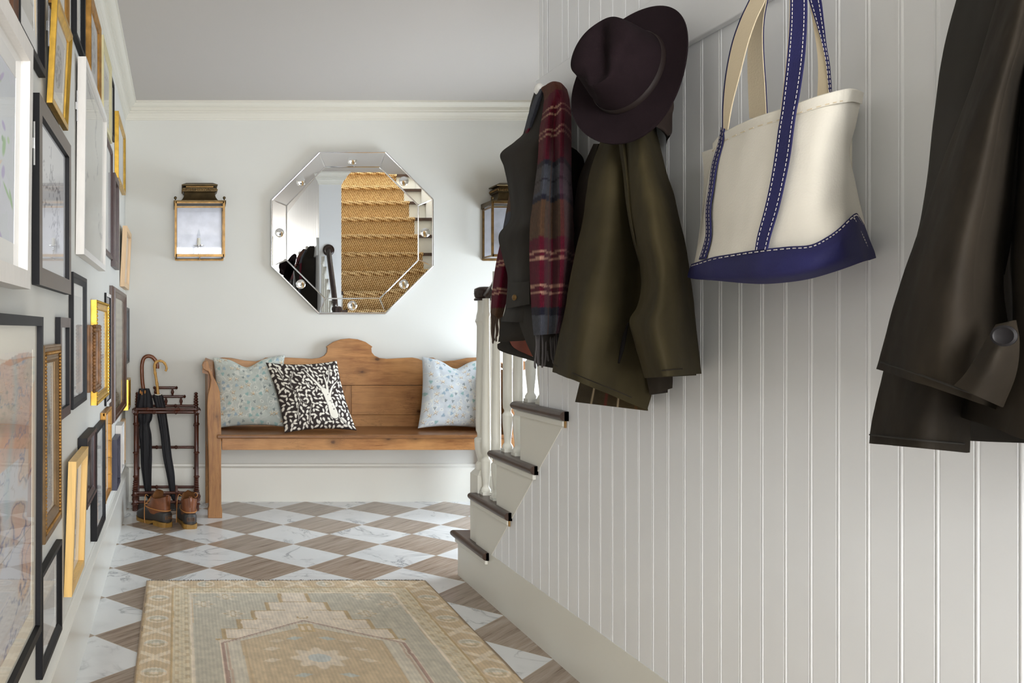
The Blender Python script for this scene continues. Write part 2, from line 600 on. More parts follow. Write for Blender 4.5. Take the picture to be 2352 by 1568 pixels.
def sisal_mat():
    m, nt, b = newmat('woven_sisal')
    g = nt.nodes.new('ShaderNodeNewGeometry')
    sp = nt.nodes.new('ShaderNodeSeparateXYZ')
    nt.links.new(g.outputs['Position'], sp.inputs[0])
    w = math_n(nt, 'SUBTRACT', sp.outputs[2], sp.outputs[1])
    n = noise_n(nt, 60, 2)
    k = 2 * PI
    u = math_n(nt, 'ADD', sp.outputs[0], math_n(nt, 'MULTIPLY', n, 0.006))
    s1 = math_n(nt, 'SINE', math_n(nt, 'MULTIPLY', math_n(nt, 'ADD', u, math_n(nt, 'MULTIPLY', w, 0.6)), k / 0.034))
    s2 = math_n(nt, 'SINE', math_n(nt, 'MULTIPLY', math_n(nt, 'SUBTRACT', w, math_n(nt, 'MULTIPLY', u, 0.5)), k / 0.024))
    pr = math_n(nt, 'ADD', math_n(nt, 'MULTIPLY', math_n(nt, 'MULTIPLY', s1, s2), 0.5), math_n(nt, 'MULTIPLY', n, 0.5))
    c = ramp(nt, pr, [(0.06, rgb(96, 62, 30)), (0.24, rgb(190, 148, 90)), (0.46, rgb(230, 204, 156))])
    nt.links.new(c, b.inputs['Base Color'])
    b.inputs['Roughness'].default_value = 0.95
    b.inputs['Specular IOR Level'].default_value = 0.1
    bump_n(nt, b, pr, 0.5, 0.004)
    return m


M['floor'] = floor_mat()
M['sisal'] = sisal_mat()

# ------------------------------------------------------------------ setting
XL, YB, HC = -0.341, 5.445, 2.486          # left wall, back wall, ceiling
XR, YE, XW = 1.216, 2.945, 1.416           # beadboard face, end of the beadboard wall, its stair side
XF, YR, HU = 2.66, -2.50, 5.00             # far right wall, rear wall, stairwell top

struct(MB().box(-0.6, 3.0, -2.8, 5.7, -0.1, 0).build('floor', M['floor'], smooth=0))
b = MB().box(-0.6, XW, -2.8, 5.7, HC, HC + 0.2).box(XW, 3.0, YE + 0.02, 5.7, HC, HC + 0.2)
struct(b.build('ceiling', M['ceiling'], smooth=0))
struct(MB().box(-0.6, 3.0, YB, 5.7, 0, HC).build('wall_back', M['wall'], smooth=0))
struct(MB().box(-0.6, XL, -2.8, YB, 0, HC).build('wall_left', M['wall'], smooth=0))
# far right wall with the side window opening (Y 3.85-5.15, h 0.3-1.40)
b = MB().box(XF, 3.0, YR, 3.85, 0, HU).box(XF, 3.0, 5.15, YB, 0, HU).box(XF, 3.0, 3.85, 5.15, 0, 0.30).box(XF, 3.0, 3.85, 5.15, 1.40, HU)
struct(b.build('wall_far_right', M['wall'], smooth=0))
# wall behind the camera with the front window opening (X -0.23..1.07, h 0.45-2.35)
b = MB().box(XL, -0.23, -2.8, YR, 0, HC).box(1.07, XW, -2.8, YR, 0, HC).box(-0.23, 1.07, -2.8, YR, 0, 0.45).box(-0.23, 1.07, -2.8, YR, 2.35, HC)
struct(b.build('wall_front', M['wall'], smooth=0))
# stairwell: upper walls, landing, stairwell ceiling with the skylight opening
struct(MB().box(XW - 0.2, 3.0, YR - 0.3, YR, 0, HU).build('wall_landing', M['wall'], smooth=0))
struct(MB().box(XW - 0.15, XW, YR, YE + 0.02, HC + 0.2, HU).build('wall_stairwell_left', M['wall'], smooth=0))
struct(MB().box(XW, XF, YE + 0.02, YE + 0.22, HC + 0.2, HU).build('wall_stairwell_back', M['wall'], smooth=0))
struct(MB().box(XW, XF, YR, 0.75, 2.70, 2.884).build('floor_landing', M['tread'], smooth=0))
b = MB().box(XW - 0.15, 3.0, YR - 0.3, 0.40, HU, HU + 0.1).box(XW - 0.15, 3.0, 2.40, YE + 0.3, HU, HU + 0.1)
b.box(XW - 0.15, 1.45, 0.40, 2.40, HU, HU + 0.1).box(2.55, 3.0, 0.40, 2.40, HU, HU + 0.1)
struct(b.build('ceiling_stairwell', M['ceiling'], smooth=0))


def window(name, x0, x1, y0, y1, z0, z1, axis, nx, nz):
    b = MB()
    g = MB()
    t = 0.045
    if axis == 'x':
        b.box(x0, x1, y0, y0 + t, z0, z1).box(x0, x1, y1 - t, y1, z0, z1).box(x0, x1, y0, y1, z0, z0 + t).box(x0, x1, y0, y1, z1 - t, z1)
        for k in range(1, nx):
            y = y0 + (y1 - y0) * k / nx
            b.box(x0, x1, y - 0.012, y + 0.012, z0, z1)
        for k in range(1, nz):
            z = z0 + (z1 - z0) * k / nz
            b.box(x0, x1, y0, y1, z - 0.012, z + 0.012)
        xm = (x0 + x1) / 2
        g.add([(xm, y0, z0), (xm, y1, z0), (xm, y1, z1), (xm, y0, z1)], [(0, 1, 2, 3)])
    elif axis == 'y':
        b.box(x0, x0 + t, y0, y1, z0, z1).box(x1 - t, x1, y0, y1, z0, z1).box(x0, x1, y0, y1, z0, z0 + t).box(x0, x1, y0, y1, z1 - t, z1)
        for k in range(1, nx):
            x = x0 + (x1 - x0) * k / nx
            b.box(x - 0.012, x + 0.012, y0, y1, z0, z1)
        for k in range(1, nz):
            z = z0 + (z1 - z0) * k / nz
            b.box(x0, x1, y0, y1, z - 0.012, z + 0.012)
        ym = (y0 + y1) / 2
        g.add([(x0, ym, z0), (x1, ym, z0), (x1, ym, z1), (x0, ym, z1)], [(0, 1, 2, 3)])
    o = struct(b.build(name, M['trim'], smooth=0))
    g.build('pane', M['glass_window'], o, smooth=0)
    return o


window('window_1', 2.66, 2.71, 3.85, 5.15, 0.30, 1.40, 'x', 3, 3)
window('window_2', -0.23, 1.07, -2.55, -2.50, 0.45, 2.35, 'y', 3, 4)

# ------------------------------------------------------------------ crown and baseboards
CROWN = [(0.072, 0), (0.072, 0.012), (0.065, 0.014), (0.060, 0.022), (0.048, 0.034), (0.043, 0.036), (0.043, 0.040), (0.040, 0.041),
         (0.040, 0.053), (0.030, 0.056), (0.030, 0.065), (0.024, 0.068), (0.018, 0.076), (0.015, 0.084), (0.013, 0.085), (0.010, 0.096),
         (0.006, 0.098), (0.005, 0.106), (0, 0.108)]


def run_back(prof, x0, x1, top, name, m, miter0=True, yb=YB):
    n = len(prof)
    vs = []
    for s, x in ((1, x0), (0, x1)):
        for p, dn in prof:
            vs.append((x + (p if s and miter0 else 0), yb - p, top - dn))
        vs.append((x, yb + 0.001, top))
    k = n + 1
    fs = [(i, i + 1, k + i + 1, k + i) for i in range(n)]
    return struct(MB().add(vs, fs).build(name, m, smooth=25))


def run_side(prof, y0, y1, top, name, m, xw=XL, sgn=1):
    n = len(prof)
    vs = []
    for s, y in ((0, y0), (1, y1)):
        for p, dn in prof:
            vs.append((xw + sgn * p, y - (p if s else 0), top - dn))
        vs.append((xw - sgn * 0.001, y, top))
    k = n + 1
    fs = [(i, i + 1, k + i + 1, k + i) for i in range(n)]
    return struct(MB().add(vs, fs).build(name, m, smooth=25))


run_back(CROWN, XL, XF, HC, 'trim_1', M['crown'])
run_side(CROWN, YR, YB, HC, 'trim_2', M['crown'])
BASE = [(0.0, 0.0), (0.006, 0.0), (0.010, 0.004), (0.012, 0.016), (0.020, 0.021), (0.024, 0.027), (0.025, 0.034), (0.025, 0.235)]
BASE_L = [(0.0, 0.0), (0.004, 0.0), (0.007, 0.005), (0.016, 0.009), (0.022, 0.012), (0.025, 0.018), (0.025, 0.222)]
run_back(BASE, XL, XF, 0.235, 'baseboard_back', M['stair_white'])
run_side(BASE_L, YR, YB, 0.222, 'baseboard_left', M['trim'])
# right side: tall flat board at the foot of the beadboard
struct(MB().box(XR - 0.0025, XR + 0.03, YR, 3.392, 0, 0.193).build('baseboard_right', M['stair_white'], smooth=0))

# beadboard wall: real grooves and beads, run up to the ceiling, cut along the stair stringer
DIAG0, DIAGS = (3.392, 0.193), 0.905


def htop(y):
    return HC if y < 2.766 else DIAG0[1] + DIAGS * (DIAG0[0] - y)


ys = [3.391]
prof = [(3.391, 0.0)]
k = 0
GR = [1.678 + 0.07 * i for i in range(24, -60, -1)]
for gy in GR:
    if gy > 3.38 or gy < YR + 0.02:
        continue
    for dy, dx in ((0.0060, 0), (0.0048, 0.0024), (0.0036, 0.0006), (0.0012, -0.0006), (-0.0012, -0.0006), (-0.0036, 0.0006), (-0.0048, 0.0024), (-0.0060, 0)):
        prof.append((gy + dy, dx))
prof.append((2.7661, 0.0))
prof.append((2.7659, 0.0))
prof.append((YR, 0.0))
prof.sort(key=lambda t: -t[0])
vs, fs = [], []
for y, dx in prof:
    vs += [(XR + dx, y, 0.193), (XR + dx, y, htop(y))]
for i in range(len(prof) - 1):
    fs.append((2 * i, 2 * i + 1, 2 * i + 3, 2 * i + 2))
wr = MB().add(vs, fs)
wr.box(XR + 0.012, XW, YR, YE, 0, HC)
struct(wr.build('wall_right', M['board'], smooth=30))
# flat corner board at the end of the beadboard wall, with a bead, and its end face
b = MB().box(XR - 0.0005, XR + 0.012, 2.768, 2.873, 0.7, HC).box(XR - 0.0005, XR + 0.012, 2.879, 2.910, 0.7, HC)
b.box(XR - 0.0005, XR + 0.012, 2.914, YE, 0.7, HC)
struct(b.build('trim_3', M['board'], smooth=0, bevel=0.0015))
# little crown round the head of the wall end, seen in the mirror
b = MB()
n = len(CROWN)
loop = []
for p, dn in CROWN:
    loop.append([(XR - p, YE - 0.6, HC - dn), (XR - p, YE + p, HC - dn), (XW + p, YE + p, HC - dn), (XW + p, YE - 0.3, HC - dn)])
vs = [q for l in loop[:] for q in l]
fs = []
for j in range(n - 1):
    for i in range(3):
        if i == 0:
            continue
        fs.append((j * 4 + i, j * 4 + i + 1, (j + 1) * 4 + i + 1, (j + 1) * 4 + i))
b.add(vs, fs)
struct(b.build('trim_4', M['trim'], smooth=25))

# ------------------------------------------------------------------ staircase
RISE, RUN, Y1 = 0.207, 0.232, 3.80
HT = [0.193 + RISE * i for i in range(14)]
YT = [Y1 - RUN * i for i in range(15)]
st = thing('staircase', 'white staircase with dark oak treads climbing towards the camera behind the beadboard wall', 'staircase', (1.9, 3.8, 0))
pts = [(YT[0], 0.0), (YT[0], HT[0] - 0.03)]
for i in range(1, 4):
    pts += [(YT[i], HT[i - 1] - 0.03), (YT[i], HT[i] - 0.03)]
pts += [(2.766, HT[3] - 0.03), (2.766, htop(2.7661)), (3.392, 0.193), (3.392, 0.0)]
MB().prism([(XR - 0.0025, y, h) for y, h in pts], (0.0325, 0, 0)).build('stringer', M['stair_white'], st, smooth=0)
for i in range(14):
    x0 = XR - 0.028 if i < 4 else XW + 0.001
    xr = XR + 0.03 if i < 4 else XW + 0.001
    y1 = YT[i] + 0.03
    y0 = YT[i + 1] + 0.0
    h = HT[i]
    b = MB().box(x0, XF - 0.001, y0 - 0.012, y1, h - 0.03, h)
    if i < 4:
        b = MB().box(XR + 0.0305, XF - 0.001, y0 - 0.012, y1 - 0.016, h - 0.03, h)
        # bullnosed front and side nosing, mitred at the corner; the side return runs on past the next riser
        r = 0.015
        arc = [(r * math.sin(t), r * math.cos(t)) for t in np.linspace(-PI / 2, PI / 2, 9)]
        cs = [(-0.016, 0.015), (-0.016, -0.015)]
        # front nose (along X)
        x_far = XF - 0.001
        sec = [(0.0, r)] + [(r * math.sin(t), r * math.cos(t)) for t in np.linspace(0.2, PI - 0.2, 8)] + [(0.0, -r)]
        vs = []
        for u, v in sec:
            vs.append((x0 + r - u, y1 - r + u, h - r + v))
        for u, v in sec:
            vs.append((x_far, y1 - r + u, h - r + v))
        nn = len(sec)
        b.add(vs, [(q, q + 1, nn + q + 1, nn + q) for q in range(nn - 1)])
        # side nose (along Y)
        ye = YT[i + 1] - 0.15
        vs = []
        for u, v in sec:
            vs.append((x0 + r - u, y1 - r + u, h - r + v))
        for u, v in sec:
            vs.append((x0 + r - u, ye, h - r + v))
        b.add(vs, [(q, q + 1, nn + q + 1, nn + q) for q in range(nn - 1)])
        b.add([vs[nn + q] for q in range(nn)] + [(XR + 0.0005, ye, h - 2 * r), (XR + 0.0005, ye, h)], [tuple(range(nn + 2))])
        b.box(x0 + r - 0.0005, XR + 0.0005, ye, y1 - r, h - 0.03, h)
        b.box(XR - 0.0005, XR + 0.031, YT[i + 1], y1 - r, h - 0.03, h)
    b.build('tread', M['tread'], st, smooth=50)
    MB().box(xr, XF - 0.001, YT[i] - 0.02, YT[i], (HT[i - 1] if i else 0), h - 0.03).build('riser', M['stair_white'], st, smooth=0)
    if i < 4:
        mo = MB().box(XR - 0.013, XR, YT[i + 1] - 0.135, YT[i] + 0.012, h - 0.05, h - 0.03)
        mo = mo.build('cove_moulding', M['stair_white'], st, smooth=0, bevel=0.004)
        if i in (1, 3):
            MB().box(XR - 0.009, XR - 0.003, YT[i + 1] - 0.141, YT[i + 1] - 0.1355, h - 0.052, h - 0.031).build('bare_end', M['bare_wood'], mo, smooth=0)
# sisal runner: one strip over every tread and riser
RX0, RX1 = 1.52, 2.44
line = []
for i in range(14):
    line += [(YT[i] + 0.004, (HT[i - 1] if i else 0) + 0.004), (YT[i] + 0.004, HT[i] - 0.034), (YT[i] + 0.030, HT[i] - 0.030), (YT[i] + 0.036, HT[i] - 0.012), (YT[i] + 0.026, HT[i] + 0.006)]
line.append((0.2, HT[13] + 0.006))
vs = []
for x in (RX0, RX1):
    vs += [(x, y, h) for y, h in line]
n = len(line)
MB().add(vs, [(i, i + 1, n + i + 1, n + i) for i in range(n - 1)]).build('stair_runner', M['sisal'], st, smooth=50)

# newel post: square foot, turned vase and shaft
NX, NY = 1.266, 3.612
nb = MB().box(NX - 0.046, NX + 0.046, NY - 0.046, NY + 0.046, HT[0], 0.482)
nb.lathe([(0.0465 * 1.30, 0), (0.047, 0.018)], (NX, NY, 0.478), n=4)
newel = MB()
newel.box(NX - 0.046, NX + 0.046, NY - 0.046, NY + 0.046, HT[0], 0.470)
# chamfered shoulder
c0, c1 = 0.046, 0.030
newel.add([(NX - c0, NY - c0, 0.470), (NX + c0, NY - c0, 0.470), (NX + c0, NY + c0, 0.470), (NX - c0, NY + c0, 0.470),
           (NX - c1, NY - c1, 0.492), (NX + c1, NY - c1, 0.492), (NX + c1, NY + c1, 0.492), (NX - c1, NY + c1, 0.492)],
          [(0, 1, 5, 4), (1, 2, 6, 5), (2, 3, 7, 6), (3, 0, 4, 7), (4, 5, 6, 7)])
pr = [(0.036, 0.490), (0.038, 0.496), (0.038, 0.512), (0.034, 0.520), (0.029, 0.524), (0.029, 0.530), (0.033, 0.545), (0.040, 0.575),
      (0.0425, 0.605), (0.0425, 0.616), (0.038, 0.621), (0.031, 0.625), (0.031, 0.640), (0.036, 0.652), (0.0375, 0.70), (0.036, 0.85),
      (0.0335, 1.00), (0.0325, 1.085), (0.036, 1.098), (0.040, 1.106), (0.036, 1.116), (0.035, 1.128), (0.033, 1.135), (0.030, 1.150), (0.0295, 1.192)]
newel.lathe([(r, z) for r, z in pr], (NX, NY, 0), n=28)
newel.build('newel_post', M['stair_white'], st, smooth=45)


def rail_z(y):
    return 1.225 + 0.975 * max(0.0, 3.53 - y)


def baluster(y, base):
    top = rail_z(y) - 0.028
    s = 1.0
    b = MB()
    z0 = base
    b.box(1.245 - 0.019, 1.245 + 0.019, y - 0.019, y + 0.019, z0, z0 + 0.012)
    pr = [(0.019, z0 + 0.012), (0.020, z0 + 0.020), (0.016, z0 + 0.028), (0.012, z0 + 0.034), (0.0125, z0 + 0.045), (0.018, z0 + 0.10), (0.0195, z0 + 0.135),
          (0.0195, z0 + 0.142), (0.013, z0 + 0.150), (0.0125, z0 + 0.158), (0.017, z0 + 0.166), (0.018, z0 + 0.19), (0.0175, z0 + 0.35), (0.0145, top - 0.10),
          (0.0145, top - 0.075), (0.0185, top - 0.066), (0.015, top - 0.055), (0.014, top)]
    b.lathe(pr, (1.245, y, 0), n=18)
    return b


for i, y in ((1, 3.540), (1, 3.425), (2, 3.307), (2, 3.205), (3, 3.088), (3, 2.985)):
    baluster(y, HT[i]).build('baluster', M['stair_white'], st, smooth=45)
# handrail: over the newel, easing up to the wall end
hp = [(1.268, 3.66, 1.214), (1.268, 3.60, 1.215), (1.269, 3.55, 1.219), (1.273, 3.49, 1.250), (1.280, 3.40, 1.345), (1.287, 3.25, 1.492), (1.293, 3.10, 1.640), (1.298, 3.0, 1.738), (1.300, 2.952, 1.785)]
hp = [tuple(p) for p in catmull(np.array(hp), 40)]
hr = MB().tube(hp, 0.024, 16)
hr.lathe([(0.041, 1.191), (0.043, 1.197), (0.037, 1.203), (0.040, 1.208), (0.044, 1.222), (0.040, 1.240), (0.022, 1.248), (0.001, 1.249)], (NX, 3.618, 0), n=28)
hr.build('handrail', M['rail'], st, smooth=60)
MB().lathe([(0.052, 0), (0.052, 0.010), (0.046, 0.016), (0.034, 0.018), (0.024, 0.018)], (1.300, YE + 0.001, 1.787), axis=(0, 1, 0), n=28).build('rosette', M['rail'], st)

# ------------------------------------------------------------------ pictures on the left wall
def art_col(kind, U, V, seed):
    """sRGB picture colours for u (0..1 along the wall, away from the camera) and v (0 bottom .. 1 top)"""
    n1 = fbm(U * 5 + seed, V * 5, seed)
    n2 = fbm(U * 22 + seed, V * 22, seed + 3)
    one = np.ones_like(U)

    def C(r, g, b):
        return np.stack([one * r, one * g, one * b], -1) / 255.0

    def put(c, mask, col, a=1.0):
        m = (np.clip(mask, 0, 1) * a)[..., None]
        return c * (1 - m) + C(*col) * m
    if kind == 'watercolour':
        c = C(214, 218, 228) + ((n1 - 0.5) * 0.10)[..., None]
        c = put(c, (n1 > 0.52) * 1.0, (206, 214, 218), 0.6)
        rr = np.random.default_rng(seed)
        for t in range(34):
            cu, cv = 0.55 + 0.28 * rr.normal(), 0.52 + 0.18 * rr.normal()
            a, r1, r2 = rr.uniform(0, PI), rr.uniform(0.02, 0.09), rr.uniform(0.008, 0.03)
            du, dv = (U - cu), (V - cv) * 1.2
            e = ((du * math.cos(a) + dv * math.sin(a)) / r1) ** 2 + ((-du * math.sin(a) + dv * math.cos(a)) / r2) ** 2
            col = [(140, 188, 120), (176, 160, 205), (120, 168, 110), (170, 156, 206), (222, 196, 170), (170, 205, 150)][t % 6]
            c = put(c, np.clip(1.5 - e, 0, 1), col, 0.8)
        c = put(c, np.exp(-((U - 0.62) / 0.03) ** 2) * (V > 0.7) * 1.0, (226, 200, 180), 0.6)
        return c
    if kind == 'ink':
        c = C(238, 238, 240)
        rr = np.random.default_rng(seed)
        for t in range(26):
            cu, cv = rr.uniform(0.2, 0.8), rr.uniform(0.25, 0.75)
            a, L = rr.uniform(-0.6, 0.6) + (PI / 2 if t % 2 else 0), rr.uniform(0.06, 0.2)
            du, dv = U - cu, V - cv
            s, w = du * math.cos(a) + dv * math.sin(a), -du * math.sin(a) + dv * math.cos(a) + 0.01 * np.sin(du * 60)
            c = put(c, (np.abs(s) < L) * (np.abs(w) < 0.005), (120, 120, 128), 0.5)
        return c
    if kind == 'pencil':
        c = C(216, 213, 204) + ((n1 - 0.5) * 0.06)[..., None]
        w = np.abs(fbm(U * 2.2 + seed, V * 3.5, seed + 9, 5) - 0.5)
        c = put(c, np.clip(1 - w / 0.03, 0, 1) * (n1 > 0.40), (120, 118, 120), 0.7)
        return c
    if kind == 'map':
        c = C(196, 176, 158) + ((n2 - 0.5) * 0.16)[..., None]
        c = put(c, np.clip((n1 - 0.45) * 5, 0, 1), (204, 168, 152), 0.8)
        sea = np.clip((fbm(U * 3 + 7, V * 5, seed + 5) - 0.52) * 14, 0, 1)
        c = put(c, sea * (V < 0.62), (196, 199, 206), 0.95)
        coast = np.abs(fbm(U * 3 + 7, V * 5, seed + 5) - 0.525)
        c = put(c, np.clip(1 - coast / 0.012, 0, 1) * (V < 0.62), (78, 84, 124), 0.95)
        riv = np.abs(fbm(U * 6 + 1, V * 9, seed + 8, 5) - 0.5)
        c = put(c, np.clip(1 - riv / 0.018, 0, 1), (106, 120, 160), 0.8)
        riv2 = np.abs(fbm(U * 10 + 3, V * 13, seed + 12, 5) - 0.5)
        c = put(c, np.clip(1 - riv2 / 0.02, 0, 1) * (V > 0.5), (136, 128, 120), 0.55)
        c = put(c, np.clip(1 - np.abs(U - 0.72 - 0.05 * np.sin(V * 9)) / 0.05, 0, 1) * (V > 0.45), (160, 190, 196), 0.5)
        c = put(c, (np.abs(V - 0.33 - 0.006 * np.sin(U * 5)) < 0.002), (120, 110, 100), 0.6)
        c = put(c, (V > 0.975 + 0.015 * np.sin(U * 9)) * 1.0, (232, 226, 214), 0.9)
        return c
    if kind == 'sepia':
        c = C(178, 166, 140) + ((n1 - 0.5) * 0.22)[..., None]
        c = put(c, ((V * 14) % 1 < 0.5) * np.clip((n2 - 0.42) * 8, 0, 1) * (U > 0.12) * (U < 0.9), (112, 98, 78), 0.55)
        return c
    if kind == 'photo':
        c = C(214, 220, 228)
        c = put(c, (V < 0.55) * 1.0, (78, 84, 92), 0.9)
        c = put(c, (V > 0.75) * 1.0, (150, 186, 214), 0.9)
        c = put(c, (n2 > 0.55) * 1.0, (240, 240, 240), 0.35)
        return c
    if kind == 'engraving':
        c = C(206, 202, 196)
        e = ((U - 0.5) / 0.3) ** 2 + ((V - 0.5) / 0.33) ** 2
        c = put(c, (e < 1) * np.clip((n2 - 0.3) * 3, 0, 1), (120, 116, 108), 0.75)
        c = put(c, (np.abs(e - 1) < 0.08) * 1.0, (150, 150, 120), 0.6)
        return c
    if kind == 'dark':
        c = C(96, 84, 76) + ((n1 - 0.5) * 0.2)[..., None]
        return c
    c = C(222, 222, 220) + ((n1 - 0.5) * 0.05)[..., None]
    if kind == 'sketch':
        w = np.abs(fbm(U * 4 + seed, V * 4, seed + 2, 4) - 0.5)
        e = ((U - 0.5) / 0.34) ** 2 + ((V - 0.5) / 0.36) ** 2
        c = put(c, np.clip(1 - w / 0.03, 0, 1) * (e < 1), (120, 122, 126), 0.7)
        c = put(c, np.clip((n2 - 0.5) * 6, 0, 1) * (e < 0.6), (168, 170, 172), 0.5)
    return c


PROF = {
    'flat': [(0, 0), (0, 1), (1, 1), (1, -1)],
    'box': [(0, 0), (0, 1), (1, 1), (1, -1)],
    'scoop': [(0, 0), (0, 0.92), (0.05, 1), (0.16, 1), (0.22, 0.93), (0.55, 0.72), (0.80, 0.66), (0.86, 0.74), (0.94, 0.74), (1, -1)],
    'step': [(0, 0), (0, 0.5), (0.10, 0.56), (0.13, 0.80), (0.22, 0.95), (0.36, 1), (0.50, 0.94), (0.55, 0.80), (0.9, 0.62), (1, -1)],
    'bead': [(0, 0), (0, 0.9), (0.04, 1), (0.12, 1), (0.16, 0.90), (0.5, 0.78), (0.66, 0.74), (0.70, 0.80), (0.80, 0.80), (0.84, 0.70), (1, -1)],
    'bevel': [(0, 0), (0, 0.95), (0.03, 1), (0.45, 1), (0.52, 0.9), (1, -1)],
}


def picture(label, a, Y0, Y1, hB, hT, w, d, style, fm, mat=None, mw=0.0, art='plain', lean=0.0, seed=1, top_w=None, face=None, back=0.3395, hang=False):
    root = thing('framed_picture', label, 'picture', (-back, (Y0 + Y1) / 2, hB), 'framed pictures crowding the left wall')
    t = back - a
    d = min(d, t * 0.85)

    def X(v, h):
        return -back + v + lean * (h - hB) / (hT - hB)
    prof = [(u * w, (t - d if v == -1 else v * t)) for u, v in PROF[style]]
    prof.append((w, 0.0))
    n = len(prof)
    corners = ((Y0, hB, 1, 1), (Y1, hB, -1, 1), (Y1, hT, -1, -1), (Y0, hT, 1, -1))
    vs, fs = [], []
    for cy, ch, sy, sh in corners:
        for u, v in prof:
            h = ch + sh * u
            vs.append((X(v, h), cy + sy * u, h))
    for k in range(4):
        k2 = (k + 1) % 4
        for i in range(n):
            i2 = (i + 1) % n
            fs.append((k * n + i, k2 * n + i, k2 * n + i2, k * n + i2))
    mats = [fm, face] if face else [fm]
    fo = MB().add(vs, fs).build('frame', mats, root, smooth=30)
    if face:
        # the flat front has a finish of its own, the outer edge stays in the frame colour
        for p in fo.data.polygons:
            if abs(p.normal.x) > 0.7:
                p.material_index = 1
    zi, zo = hB + w - 0.002, hT - w + 0.002
    yi, yo = Y0 + w - 0.002, Y1 - w + 0.002
    gd = t - d - 0.0005

    def quad(v, y0, y1, z0, z1):
        return [(X(v, z0), y0, z0), (X(v, z0), y1, z0), (X(v, z1), y1, z1), (X(v, z1), y0, z1)]
    gz = MB().add(quad(gd, yi, yo, zi, zo), [(0, 1, 2, 3)]).build('glass', M['glass'], root, smooth=0)
    # glass must face the room
    if gz.data.polygons[0].normal.x < 0:
        gz.data.flip_normals()
    av = max(0.0015, gd - 0.004)
    if mat is not None and mw > 0:
        q0 = quad(av, yi, yo, zi, zo)
        q1 = quad(av, yi + mw, yo - mw, zi + mw, zo - mw)
        q2 = quad(av - 0.0012, yi + mw, yo - mw, zi + mw, zo - mw)
        fs = [(i, (i + 1) % 4, 4 + (i + 1) % 4, 4 + i) for i in range(4)] + [(4 + i, 4 + (i + 1) % 4, 8 + (i + 1) % 4, 8 + i) for i in range(4)]
        MB().add(q0 + q1 + q2, fs).build('mat', mat, root, smooth=0)
        av -= 0.0013
        yi, yo, zi, zo = yi + mw - 0.002, yo - mw + 0.002, zi + mw - 0.002, zo - mw + 0.002
    nu, nv = (160, 220) if art in ('map', 'watercolour') else (50, 70)
    U, V = np.meshgrid(np.linspace(0, 1, nu), np.linspace(0, 1, nv))
    YY, HH = yi + U * (yo - yi), zi + V * (zo - zi)
    vs = [(X(av, h), y, h) for y, h in zip(YY.ravel(), HH.ravel())]
    o = MB().add(vs, grid_faces(nv, nu)).build('artwork', M['attr_art'], root, smooth=0)
    set_col(o.data, art_col(art, U, V, seed).reshape(-1, 3))
    if hang:
        hz = hT - 0.22 * (hT - hB) - 0.02
        x = -back + 0.004
        b = MB().box(x, x + 0.004, Y0 - 0.004, Y0 - 0.0005, hz - 0.05, hz + 0.05)
        b.box(x - 0.004, x + 0.002, Y0 - 0.007, Y0 - 0.003, hz - 0.012, hz + 0.012)
        b.build('hanger', M['hanger'], root, smooth=0)
    return root


W_, B_, G_, OG = M['f_white'], M['f_black'], M['f_gold'], M['f_oldgold']
mw_, mc_ = M['mat_white'], M['mat_cream']
picture('large white frame nearest the camera with a pale flower watercolour', 0.303, 1.12, 1.768, 1.152, 1.640, 0.036, 0.014, 'box', W_, mw_, 0.05, 'watercolour', 0.006, 3)
picture('black-edged taupe frame with a pen sketch on white paper', 0.322, 2.0, 2.580, 1.1735, 1.6145, 0.042, 0.008, 'flat', B_, None, 0, 'ink', 0, 5, face=M['f_taupe'], hang=True)
picture('gold frame leaning forward above the taupe frame, grey print inside', 0.316, 2.163, 2.469, 1.634, 1.902, 0.028, 0.008, 'bevel', G_, mc_, 0.03, 'engraving', 0.0135, 7, back=0.331, hang=True)
picture('wide black frame high up beside the white watercolour frame', 0.3225, 1.753, 2.097, 1.676, 2.16, 0.036, 0.010, 'bevel', B_, mw_, 0.05, 'pencil', 0, 8)
picture('brown wooden frame at the upper left corner of the photo', 0.322, 1.40, 1.742, 1.660, 2.05, 0.034, 0.008, 'scoop', M['f_walnut'], None, 0, 'sepia', 0, 9)
picture('small ornate brown and gold frame at the top edge of the photo', 0.326, 2.25, 2.58, 1.915, 2.20, 0.028, 0.007, 'bead', OG, mc_, 0.03, 'pencil', 0, 10)
picture('black frame at the top between the leaning gold one and the orange gold one', 0.323, 2.726, 2.977, 1.994, 2.34, 0.026, 0.009, 'bevel', B_, mw_, 0.03, 'pencil', 0, 11)
picture('deep white frame with a faint pencil drawing, tallest of the upper row', 0.312, 2.837, 3.665, 1.316, 1.960, 0.022, 0.008, 'box', W_, None, 0, 'pencil', 0.007, 12, hang=True)
picture('orange gold frame high on the wall under the crown moulding', 0.319, 3.143, 3.55, 1.985, 2.297, 0.034, 0.009, 'scoop', OG, None, 0, 'engraving', 0, 13)
picture('pale champagne frame below the crown moulding, right of the orange gold one', 0.328, 3.749, 4.218, 1.970, 2.340, 0.040, 0.007, 'bevel', M['f_cream'], None, 0, 'pencil', 0, 14)
picture('narrow black frame behind the champagne one under the crown', 0.331, 4.24, 4.42, 2.02, 2.31, 0.02, 0.006, 'flat', B_, None, 0, 'pencil', 0, 15)
picture('dark brown frame with a pale sheet behind the deep white frame', 0.328, 3.78, 4.278, 1.413, 1.946, 0.026, 0.007, 'bevel', M['f_maroon'], None, 0, 'plain', 0, 16)
picture('mahogany box frame between the dark brown frame and the pale ash one', 0.318, 4.30, 4.578, 1.383, 1.846, 0.034, 0.010, 'box', M['f_maroon'], None, 0, 'dark', 0, 17)
picture('tall gold box frame with a cream picture near the far corner', 0.318, 4.536, 5.13, 1.862, 2.21, 0.028, 0.008, 'bevel', G_, None, 0, 'plain', 0, 18)
